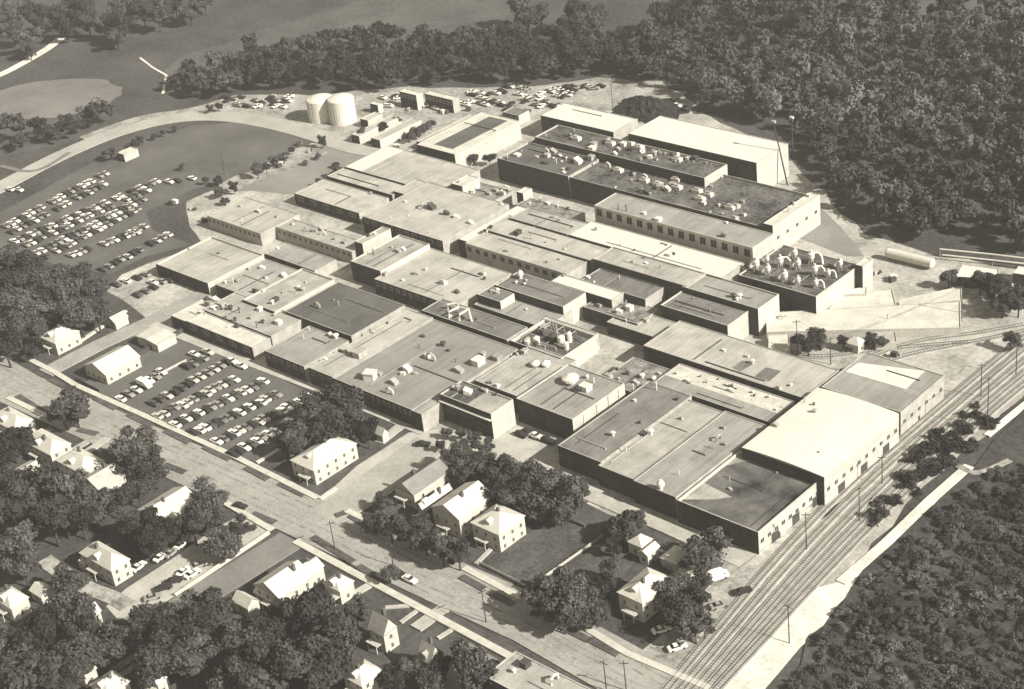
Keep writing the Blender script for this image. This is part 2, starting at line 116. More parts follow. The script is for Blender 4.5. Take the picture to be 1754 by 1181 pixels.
HOUSES = [
('big white L shaped house on the corner by the near car park', -2.4, -93.9, 8.5, -76.1, 5.6, 2.6, 'y', 'hw', 'hip'),
('white gabled house beside the left street at the near car park entrance', -111.2, -92.7, -98.3, -77.9, 4.2, 2.6, 'y', 'hw', 'gable'),
('flat white garage at the head of the lane behind the gabled house', -113.9, -69.1, -101.2, -60.5, 3.4, 0.5, 'y', 'hw', 'gable'),
('white house half hidden under the big dark trees on the left street', -142.5, -89.9, -131.8, -79.2, 5, 2.2, 'y', 'hw', 'hip'),
('small white shed with a pointed roof beside the left street sidewalk', -134.5, -67.0, -128.9, -60.8, 3, 1.6, 'y', 'hg', 'gable'),
('white house at the edge of town above the cross walk, farthest up the main street', -108.4, -131.9, -92.6, -123.8, 5.2, 2.2, 'x', 'hw', 'hip'),
('white house with dormers beside the driveway off the main street', -86.1, -133.8, -69.3, -125.8, 5.4, 2.4, 'x', 'hw', 'hip'),
('little square white garage behind the white house with dormers', -76.1, -144.5, -67.9, -137.4, 3.2, 1.4, 'y', 'hw', 'gable'),
('broad white house under the round street tree', -65.6, -134.6, -51.4, -125.9, 5.6, 2.4, 'x', 'hw', 'hip'),
('white house with a grey tinted roof squeezed beside the broad white house', -51.1, -136.3, -40.2, -126.3, 4.6, 2.4, 'y', 'hg', 'gable'),
('long white house with a porch behind the parked cars', -20.4, -137.7, -7.4, -123.3, 6, 2.8, 'y', 'hw', 'gable'),
('white house beside the curved drive at the end of the light parking alley', -17.6, -159.2, -2.2, -152.4, 5.6, 2.8, 'x', 'hw', 'hip'),
('tiny white lean-to hut beside the house on the curved drive', -19.1, -159.9, -15.5, -156.7, 2.6, 1.0, 'y', 'hw', 'gable'),
('pinkish white house by the edge of town under bare trees', -21.6, -185.0, -12.5, -178.9, 5.0, 2.4, 'y', 'hw', 'hip'),
('square white garage beside the pinkish white house', -18.0, -176.2, -12.1, -171.4, 3.2, 1.4, 'x', 'hw', 'gable'),
('small white house corner showing between trees below the alley', 4.5, -175.2, 9.1, -170.5, 4.6, 2, 'y', 'hw', 'gable'),
('small white gabled hut below the light alley end', 14.7, -174.6, 19.1, -171.3, 3.4, 1.6, 'x', 'hw', 'gable'),
('low white roofed house near the bottom edge beside a narrow walk', 31.4, -190.5, 39.2, -183.2, 4.4, 2, 'y', 'hw', 'hip'),
('large white house with a dark chimney at the corner of the dark side street', 36.5, -140.7, 47.3, -128.6, 6.2, 2.8, 'y', 'hw', 'gable'),
('white front wing joined to the large house with the dark chimney', 39.2, -128.0, 45.2, -122.8, 4.8, 1.8, 'y', 'hw', 'gable'),
('small white garage with a pointed gable on the dark side street', 34.0, -146.6, 40.7, -142.1, 3.6, 2, 'x', 'hw', 'gable'),
('long pale back porch beside the large house with the dark chimney', 35.8, -140.7, 44.9, -139.4, 3.2, 1, 'x', 'hw', 'gable'),
('small white house with ragged tree shadow below the main sidewalk', 50.3, -128.4, 57.1, -122.7, 4.8, 2, 'y', 'hw', 'hip'),
('steep gabled white house with a bright pointed end wall on the main street', 75.7, -135.5, 81.6, -130.2, 6.0, 4.0, 'x', 'hd', 'gable'),
('steep gabled white house next to the flat roofed corner store', 93.6, -135.8, 98.4, -130.7, 5.4, 3.8, 'x', 'hd', 'gable'),
('hip roofed white house at the bottom edge of town', 83.1, -151.4, 90.4, -143.8, 5.4, 2.2, 'y', 'hw', 'hip'),
('tall white house with dark dormer facing the junction lawn', 52.4, -89.1, 63.6, -74.8, 7.0, 2.8, 'y', 'hw', 'gable'),
('white lean wing with a porch along the tall white house', 46.5, -89.1, 48.8, -76.8, 4.6, 1.6, 'y', 'hw', 'gable'),
('dark grey roofed long house with a white gable end beside the side street', 33.6, -85.8, 42.2, -70.5, 5.0, 2.6, 'y', 'hgd', 'gable'),
('white many cornered house behind the shade tree on the lawn', 66.2, -87.6, 77.1, -76.6, 6.4, 2.6, 'x', 'hw', 'hip'),
('large square white house with a dark porch roof near the railway crossing', 119.1, -89.0, 127.6, -76.3, 6.6, 2.2, 'y', 'hw', 'hip'),
('white square garage behind the house near the railway crossing', 116.8, -68.6, 122.4, -61.9, 3.8, 1.2, 'y', 'hw', 'hip'),
('small white hut beside the square garage near the railway crossing', 124.0, -70.5, 128.2, -66.3, 3.2, 1.4, 'x', 'hw', 'gable'),
('white cottage with a speckled roof behind the dark fenced lawn', 105.3, -68.1, 110.6, -63.1, 4.0, 1.8, 'y', 'hw', 'hip'),
('white flat roofed cottage joined in front of the speckled cottage', 110.3, -69.8, 113.9, -64.3, 3.6, 1, 'y', 'hw', 'gable'),
('tiny white gabled shed at the end of the long lane by the street trees', 5.6, -66.7, 8.9, -63.5, 3.0, 2, 'x', 'hw', 'gable'),
('small grey roofed house among trees near the bottom of town', 20.4, -189.4, 27.3, -185.0, 4.0, 2, 'y', 'hg', 'gable'),
('white house behind the drive loop under the round street trees', 41.5, -180.3, 46.2, -176.9, 4.6, 2, 'y', 'hw', 'gable'),
('low white cone roofed pump house between the freight building and the tracks', 96.0, 52.7, 101.2, 57.5, 3.6, 1.6, 'x', 'hw', 'hip')]
GROUND = [
('meadow', 'g_mead', [(-341.84, 173.72), (-333.26, 219.86), (-313.99, 290.44), (-255.35, 293.32), (-218.36, 230.15), (-253.26, 202.95), (-258.78, 183.82), (-303.64, 176.85), (-313.34, 130.9), (-315.73, 103.42), (-353.08, 120.99)]),
('meadow', 'g_field', [(-406.84, 41.18), (-391.67, 79.66), (-361.45, 94.3), (-338.79, 90.39), (-325.11, 71.74), (-341.01, 45.66), (-373.0, 20.43)]),
('meadow', 'g_mead2', [(-375.11, 15.3), (-338.27, 43.82), (-318.26, 70.22), (-300.23, 65.57), (-301.37, 41.47), (-319.14, 5.72), (-327.57, -13.47)]),
('meadow', 'g_mead', [(-117.25, 351.91), (-94.92, 381.46), (0.45, 440.88), (43.35, 349.76), (1.62, 322.28), (-57.82, 321.16)]),
('yard_ground', 'g_conc', [(-159.1, -50.43), (-166.5, -38.34), (-160.24, -4.99), (-198.64, 18.59), (-196.33, 37.61), (-192.32, 51.91), (-200.99, 86.09), (-168.47, 90.92), (-161.33, 113.96), (-167.16, 140.03), (-165.33, 153.29), (-143.17, 180.0), (-114.77, 209.84), (-68.66, 194.2), (-5.5, 171.38), (56.71, 128.04), (88.34, 124.9), (125.81, 131.53), (155.05, 73.56), (141.79, 41.65), (138.21, -54.21), (130.47, -56.4), (49.54, -54.76), (13.84, -55.72), (-120.6, -57.07)]),
('yard_ground', 'g_dirt', [(-279.99, 75.86), (-280.32, 91.72), (-277.92, 109.35), (-241.32, 129.11), (-206.61, 156.88), (-160.54, 179.45), (-133.07, 204.99), (-103.9, 215.13), (-70.42, 200.74), (-76.61, 171.99), (-112.42, 172.18), (-143.32, 160.45), (-162.58, 120.63), (-176.76, 98.71), (-211.55, 95.43), (-242.5, 94.13), (-267.05, 86.38)]),
('car_park', 'g_asph2', [(-257.92, -55.6), (-263.11, -30.0), (-270.03, 10.19), (-274.53, 51.57), (-265.34, 74.7), (-250.57, 86.91), (-230.22, 94.2), (-198.5, 92.51), (-194.05, 73.2), (-193.31, 52.74), (-199.3, 40.03), (-205.72, 27.85), (-205.1, 15.04), (-204.5, 2.53), (-187.53, -6.66), (-161.52, -6.89), (-169.92, -23.32), (-169.64, -40.17), (-191.02, -46.93), (-211.15, -46.98), (-237.46, -67.98)]),
('yard_ground', 'g_asph3', [(-163.76, 93.39), (-162.22, 78.25), (-157.47, 47.62), (-180.13, 38.49), (-190.47, 32.85), (-196.15, 39.05), (-192.32, 51.91), (-192.28, 78.4), (-193.79, 93.49), (-174.3, 96.39)]),
('yard_ground', 'g_dirt', [(-199.84, 35.71), (-197.3, 56.1), (-200.69, 79.0), (-194.88, 89.27), (-182.7, 83.43), (-183.13, 63.67), (-187.42, 47.79), (-187.02, 34.73)]),
('tarmac_apron', 'g_asph3', [(28.24, 139.16), (36.75, 134.67), (47.5, 127.23), (56.91, 120.06), (66.13, 112.15), (60.93, 109.17), (47.18, 111.85), (27.92, 114.57), (21.88, 125.26)]),
('car_park', 'g_asph', [(-107.6, -96.9), (-105.63, -54.48), (-96.71, -53.94), (-25.17, -59.3), (-12.27, -63.53), (-10.84, -93.86), (-26.44, -97.08)]),
('lawn', 'g_lawn', [(-17.06, -97.89), (-25.17, -59.3), (11.44, -58.43), (12.9, -74.75), (13.42, -97.05)]),
('forecourt', 'g_conc2', [(10.68, -79.92), (10.72, -57.71), (18.4, -50.06), (23.85, -50.51), (34.99, -41.46), (53.56, -41.05), (60.64, -43.91), (49.54, -54.76), (27.68, -59.57), (30.28, -67.23), (29.42, -99.73), (14.79, -98.28)]),
('parking_alley', 'g_conc2', [(2.88, -165.9), (0.9, -158.01), (0.66, -140.61), (-0.64, -124.79), (0.91, -115.14), (14.34, -117.2), (15.31, -151.91), (15.43, -164.79), (9.64, -167.29)]),
('gravel_strip', 'g_ball2', [(128.8, -55.38), (137.78, -53.59), (139.68, -23.45), (137.74, 62.86), (142.02, 99.39), (152.69, 78.23), (155.61, 33.54), (155.38, -19.49), (158.85, -47.64), (161.66, -60.01), (163.84, -93.27), (166.29, -106.05), (147.52, -119.39), (141.88, -103.32)]),
('gravel_strip', 'g_bright', [(151.31, -75.45), (149.91, -58.08), (158.85, -47.64), (157.25, -36.85), (161.76, -41.27), (164.58, -56.61), (163.61, -65.59), (165.08, -102.07), (156.21, -108.34)]),
('dirt_track', 'g_dirt', [(133.0, -98.98), (133.93, -86.05), (130.9, -62.15), (131.74, -55.55), (136.96, -55.05), (146.08, -92.54), (147.13, -100.93)]),
('driveway', 'g_asph3', [(95.99, -134.14), (95.73, -120.78), (104.8, -120.75), (106.47, -132.05), (105.87, -137.63)]),
('lawn', 'g_lawnd', [(75.44, -94.42), (78.1, -64.13), (95.87, -63.89), (94.26, -95.09)]),
('meadow', 'g_mead', [(86.32, -89.25), (83.23, -85.1), (83.52, -80.16), (86.52, -80.68), (87.74, -86.12), (88.69, -90.72)]),
('meadow', 'g_mead', [(15.57, -186.82), (16.36, -181.5), (22.96, -182.49), (22.35, -188.42)]),
('lawn', 'g_lawnd', [(95.44, -95.48), (96.78, -64.25), (108.93, -66.26), (114.96, -97.72)]),
('river_bank', 'g_brush', [(169.49, -98.95), (164.09, -61.13), (159.98, -43.95), (159.63, -32.22), (160.66, 14.43), (159.29, 50.76), (171.73, 117.26), (249.66, -60.37), (173.0, -115.35)])]
ROADS = [
('perimeter_road', 'g_road2', 11, 1, [(-280.95, -52.85), (-287.4, -14.52), (-294.08, 20.43), (-293.67, 52.41), (-283.92, 75.45), (-265.6, 88.7), (-238.76, 94.48), (-207.45, 95.29), (-173.74, 92.4), (-159.08, 95.85), (-155.38, 113.43)]),
('gravel_track', 'g_dirt', 5, 1, [(-302.15, 38.77), (-300.62, 57.44), (-296.63, 71.4), (-281.25, 87.21), (-276.03, 107.8)]),
('farm_track', 'g_bright', 5, 1, [(-422.81, 50.97), (-420.45, 70.29), (-427.08, 92.45), (-433.7, 109.72), (-441.44, 122.11)]),
('footpath', 'g_bright', 1.2, 0, [(-369.82, 122.36), (-350.29, 115.92), (-334.03, 112.03), (-324.33, 103.54), (-313.55, 94.25)]),
('farm_track', 'g_field', 2.5, 1, [(-309.7, -0.3), (-285.17, 2.06), (-292.53, 25.68)]),
('main_road', 'g_road', 17.5, 0, [(-174.49, -108.48), (-124.11, -111.22), (-70.63, -109.15), (-8.64, -107.2), (31.24, -105.94), (72.24, -105.22), (104.77, -104.17), (144.47, -106.64), (165.2, -106.83)]),
('side_street', 'g_road3', 12.5, 0, [(23.22, -103.15), (22.54, -83.93), (21.18, -58.02)]),
('side_street', 'g_road', 8, 0, [(-125.21, -99.65), (-125.32, -77.1), (-123.19, -55.12), (-123.28, -45.01), (-122.51, -18.21)]),
('side_street', 'g_road3b', 10.5, 0, [(22.63, -116.01), (22.01, -132.67), (21.09, -150.4), (21.22, -168.12)]),
('service_lane', 'g_conc2', 4.2, 0, [(-120.6, -57.07), (-76.29, -56.16), (-30.15, -54.79), (14.84, -54.69)]),
('service_lane', 'g_conc2', 4.6, 0, [(50.17, -52.89), (77.32, -53.04), (106.83, -53.35), (133.77, -54.48)]),
('curved_drive', 'g_dirt', 5, 1, [(-30.88, -163.47), (-19.75, -164.1), (-8.25, -164.23), (1.41, -162.31), (8.12, -162.31)]),
('curved_drive', 'g_dirt', 1.5, 1, [(-49.42, -123.41), (-43.01, -121.51), (-40.98, -117.93), (-42.64, -114.45)]),
('driveway', 'g_conc2', 4, 0, [(80.3, -123.87), (80.48, -118.02), (80.61, -112.69)]),
('driveway', 'g_conc2', 2.4, 0, [(56.0, -123.55), (56.88, -117.48)]),
('driveway', 'g_conc2', 3.5, 0, [(7.28, -66.93), (5.33, -52.39)]),
('driveway', 'g_conc2', 1.2, 0, [(67.38, -122.34), (73.81, -116.76)]),
('driveway', 'g_conc2', 1.2, 0, [(75.29, -124.47), (75.41, -116.84)]),
('driveway', 'g_conc2', 1.2, 0, [(87.91, -123.41), (88.64, -117.27)]),
('driveway', 'g_conc2', 3, 0, [(-67.98, -128.92), (-68.88, -121.68), (-69.86, -113.12)]),
('driveway', 'g_conc2', 2.2, 0, [(-73.7, -126.75), (-73.93, -118.14)]),
('footpath', 'g_conc2', 1.2, 0, [(55.59, -94.0), (58.21, -85.67)]),
('footpath', 'g_conc2', 1.2, 0, [(74.5, -95.05), (72.45, -82.75)]),
('dirt_track', 'g_bright', 3, 0, [(158.85, -47.64), (159.45, -26.2), (159.08, -4.76), (159.54, 16.47)]),
('dirt_track', 'g_bright', 2.0, 0, [(156.05, 32.72), (156.99, 52.36), (158.12, 67.47)]),
('dirt_track', 'g_dirt', 2.0, 1, [(156.89, 14.75), (162.95, 13.52), (165.5, 18.6), (167.37, 25.01)]),
('dirt_track', 'g_dirt', 2.2, 1, [(26.92, -181.65), (27.19, -174.8), (27.53, -167.5)]),
('dirt_track', 'g_dirt', 1.6, 1, [(30.27, -181.5), (30.69, -175.15), (30.21, -168.2)])]
WALKS = [(2.0, [(-142.62, -97.24), (-122.07, -97.7), (-108.04, -98.97), (-72.92, -98.19), (-26.17, -97.3), (13.89, -98.16)]), (2.0, [(25.74, -97.7), (36.83, -97.53)]), (2.0, [(73.1, -98.17), (94.81, -99.16)]), (2.0, [(117.19, -98.99), (131.5, -100.56), (155.63, -99.29)]), (2.0, [(-121.79, -116.88), (-97.3, -116.54)]), (2.0, [(-7.81, -115.26), (14.98, -116.43)]), (2.2, [(24.34, -116.2), (47.82, -116.82), (75.5, -117.36), (108.16, -118.14), (125.45, -118.97)]), (1.4, [(-132.95, -82.7), (-138.26, -55.98)]), (1.0, [(14.64, -117.67), (15.31, -151.91)]), (1.2, [(-16.77, -95.81), (-16.68, -86.95)]), (1.2, [(14.56, -98.07), (14.23, -91.52)])]
VERGES = [(2.2, [(-119.5, -101.59), (-109.57, -101.71)]), (2.2, [(-94.83, -100.42), (-82.28, -100.71)]), (2.2, [(-76.04, -100.57), (-62.59, -100.76)]), (2.2, [(-57.04, -100.08), (-44.01, -100.17)]), (2.2, [(-38.19, -99.2), (-25.13, -99.31)]), (2.2, [(-17.7, -99.43), (-6.44, -99.93)]), (2.2, [(-2.25, -99.38), (9.33, -99.38)]), (2.2, [(-119.93, -114.39), (-99.94, -115.68)]), (2.2, [(-82.71, -115.62), (-74.51, -113.66)]), (2.2, [(-40.95, -112.59), (-31.51, -111.77)]), (2.2, [(3.3, -114.25), (12.67, -113.56)]), (2.2, [(27.11, -112.03), (45.89, -113.71)]), (2.2, [(48.16, -114.07), (54.77, -114.6)]), (2.2, [(83.16, -115.31), (108.74, -116.39)]), (2.2, [(24.95, -101.32), (26.11, -98.49)]), (2.2, [(28.34, -98.73), (37.15, -99.67)]), (2.2, [(75.13, -101.43), (84.2, -101.94)]), (2.2, [(85.92, -101.96), (94.96, -102.28)]), (2.2, [(110.8, -102.0), (120.61, -102.16)]), (2.2, [(120.32, -101.81), (130.0, -102.14)])]
TRACKS = [[(147.39, -105.85), (136.77, -28.95), (137.12, 36.4), (138.14, 84.01), (139.75, 107.84)], [(150.23, -103.85), (140.66, -26.37), (140.74, 39.45), (141.57, 82.69), (143.14, 108.96)], [(153.06, -101.86), (144.53, -23.81), (144.37, 42.12), (145.21, 75.69), (146.69, 105.73)], [(155.1, -100.43), (148.02, -22.14), (147.72, 44.61), (148.67, 71.25)], [(157.13, -99.0), (151.48, -19.85), (150.79, 46.55), (152.03, 67.67)], [(102.22, 40.91), (105.21, 56.23), (112.12, 70.8), (123.6, 81.69), (134.71, 95.88)], [(106.72, 43.7), (112.04, 58.7), (122.49, 72.77), (131.74, 84.87), (140.51, 98.48)], [(77.27, 42.62), (91.45, 44.38), (101.38, 55.6), (112.08, 65.58), (125.79, 77.36)]]
POLES = [(36.64, -112.22, 9.7), (56.12, -108.39, 8.0), (135.83, -113.98, 9.6), (139.73, -111.24, 9.5), (143.85, -85.24, 14.9), (161.48, -74.65, 12.2), (144.02, -40.85, 12.4), (144.34, -4.06, 9.9), (148.56, -22.42, 11.6), (85.39, 42.38, 13.5), (96.75, 43.82, 9.8), (117.0, 88.38, 12.9), (144.57, 50.36, 12.0), (154.26, 36.36, 17.6), (147.23, 66.71, 11.1), (-205.83, 45.34, 9.9), (-101.6, 179.12, 12.4), (93.91, -111.65, 10.9), (-298.48, 24.05, 8.0)]
CAR_ROWS = [
('near', 'short row by the main street end', (-85.95, -96.2), (-85.95, -96.2), 'w'),
('near', 'first row from the gabled house', (-85.88, -92.69), (-88.28, -77.3), 'gwdwgw'),
('near', 'far end of the gabled house row', (-84.02, -70.13), (-83.06, -63.57), 'dgdg'),
('near', 'top pair in the row nearest the lane', (-88.09, -63.4), (-85.42, -59.9), 'ww'),
('near', 'second row, side toward the gabled house', (-73.54, -91.86), (-74.44, -60.58), 'ddwdddwwgwgd'),
('near', 'second row, side toward the factory', (-65.82, -96.27), (-62.91, -66.97), 'wwdgwwgdwwgwdw'),
('near', 'third row, side toward the gabled house', (-56.64, -96.24), (-52.69, -62.39), 'wdwdwdggdwdwwgdw'),
('near', 'third row, side toward the factory', (-47.49, -96.1), (-42.48, -65.56), 'dwwddggdwdwdwwdg'),
('near', 'fourth row, side toward the gabled house', (-36.36, -95.37), (-31.61, -60.46), 'wgdwwgdwgddwwdwgw'),
('near', 'fourth row, side toward the white corner house', (-26.83, -97.05), (-24.54, -62.75), 'ddwdwgwgdgwddgww'),
('near', 'odd spaces along the lane', (-73.33, -59.44), (-67.95, -59.78), 'ww'),
('far', 'outermost row beside the perimeter road', (-247.12, -37.46), (-254.62, 18.09), 'gwwdwwgw-gwwdgdwww-gw'),
('far', 'outermost row, inner side', (-239.39, -39.35), (-245.2, 10.74), 'dwgdwgg-dww-gdwgdw'),
('far', 'second row from the perimeter road', (-230.38, -44.07), (-226.13, 24.46), 'wgdwgdgwdgwdwdgwgw-ww-dgwdgw'),
('far', 'second row, inner side', (-222.89, -43.43), (-222.61, 16.25), 'gwdgdwdgwdwgwdwdg--wdgdw'),
('far', 'third row from the perimeter road', (-212.1, -45.6), (-215.85, 9.38), 'wwdggwdgdgwwdgwwdgwdg'),
('far', 'third row, inner side', (-205.73, -45.47), (-209.7, 2.41), 'd-wdgwdgwdwwgdwgdwg'),
('far', 'fourth row from the perimeter road', (-197.04, -39.32), (-191.4, -12.31), 'wwgd--wgwdwgw'),
('far', 'fifth row by the light yard', (-174.69, -40.18), (-177.22, -6.73), 'dgdgwdg-dwgw'),
('far', 'short row between the fourth and fifth', (-193.03, -16.87), (-192.96, -7.08), 'dwgw'),
('far', 'light yard edge beside the last row', (-144.0, -46.27), (-144.35, -39.0), 'dgd'),
('far', 'last row beside the big solid wall', (-158.64, -45.21), (-155.81, -33.69), 'dwdg'),
('far', 'loose cars before the solid dark wall', (-147.58, -36.57), (-143.49, -32.0), 'wgd'),
('far', 'lone pair near the perimeter road', (-279.52, -14.03), (-274.97, -12.24), 'w-w'),
('far', 'cars near the pale yard corner', (-220.34, 26.9), (-213.9, 34.46), 'wd-w')]
CARS = [('white van parked in the near car park beside the gabled house', -86.13, -86.26, 0, 'W'), ('white car parked at the kerb on the main street beside a small dark tree', 64.93, -110.67, 0, 'w'), ('dark car parked at the kerb behind the white car on the main street', 60.68, -110.47, 0, 'd'), ('white car under the trees on the far side of the corner parking alley', -3.82, -122.92, 90, 'w'), ('dark car nearest the main street in the parking alley', -2.19, -114.17, 10, 'd'), ('dark car in front of the shade tree in the parking alley', 8.97, -120.58, 70, 'd'), ('light grey car tucked against the shade tree in the parking alley', 7.67, -127.48, 80, 'w'), ('white car halfway along the house side of the parking alley', -1.63, -136.37, 100, 'w'), ('white car farther along the house side of the parking alley', -1.87, -143.44, 100, 'w'), ('grey car between two white cars on the house side of the parking alley', -0.88, -140.49, 100, 'g'), ('white car at the drive end of the parking alley', -3.45, -150.01, 100, 'w'), ('white car on the street side of the parking alley', 9.39, -143.9, 95, 'w'), ('dark car with a long hood on the street side of the parking alley', 10.43, -151.99, 60, 'd'), ('dark car next to the long hooded car in the parking alley', 10.35, -148.31, 60, 'd'), ('grey car at the open end of the parking alley', 11.37, -156.29, 60, 'g'), ('dark car beside the fence on the street side of the parking alley', 10.58, -139.91, 70, 'g'), ('yellowish white car by the street side fence of the alley', 12.22, -143.26, 90, 'w'), ('white topped car facing the bottom lawn by the crossing road', 133.15, -89.02, 60, 'w'), ('white topped car nearest the bottom of the crossing road', 140.46, -92.13, 60, 'w'), ('dark car parked alone nearest the tracks', 140.8, -65.08, 60, 'd'), ('grey car parked beside the crossing pole', 139.26, -73.04, 60, 'g'), ('white truck backed against the trees by the crossing', 131.95, -64.04, 60, 'W'), ('dark car at the near end of the forecourt beside the hall', 41.93, -40.27, 0, 'd'), ('dark car in the middle of the forecourt beside the hall', 42.94, -38.47, 0, 'd'), ('grey car beside the dark ones on the forecourt', 46.36, -38.59, 0, 'w'), ('dark car by the hall corner on the forecourt', 50.86, -38.39, 0, 'd'), ('dark truck parked under the white hall wall by the tracks', 135.69, -7.85, 85, 'D'), ('dark car pulled up by the loading dock nearest the tracks corner', 135.12, -16.38, 60, 'd'), ('dark car driving on the wide side street', 20.05, -60.79, 30, 'd')]
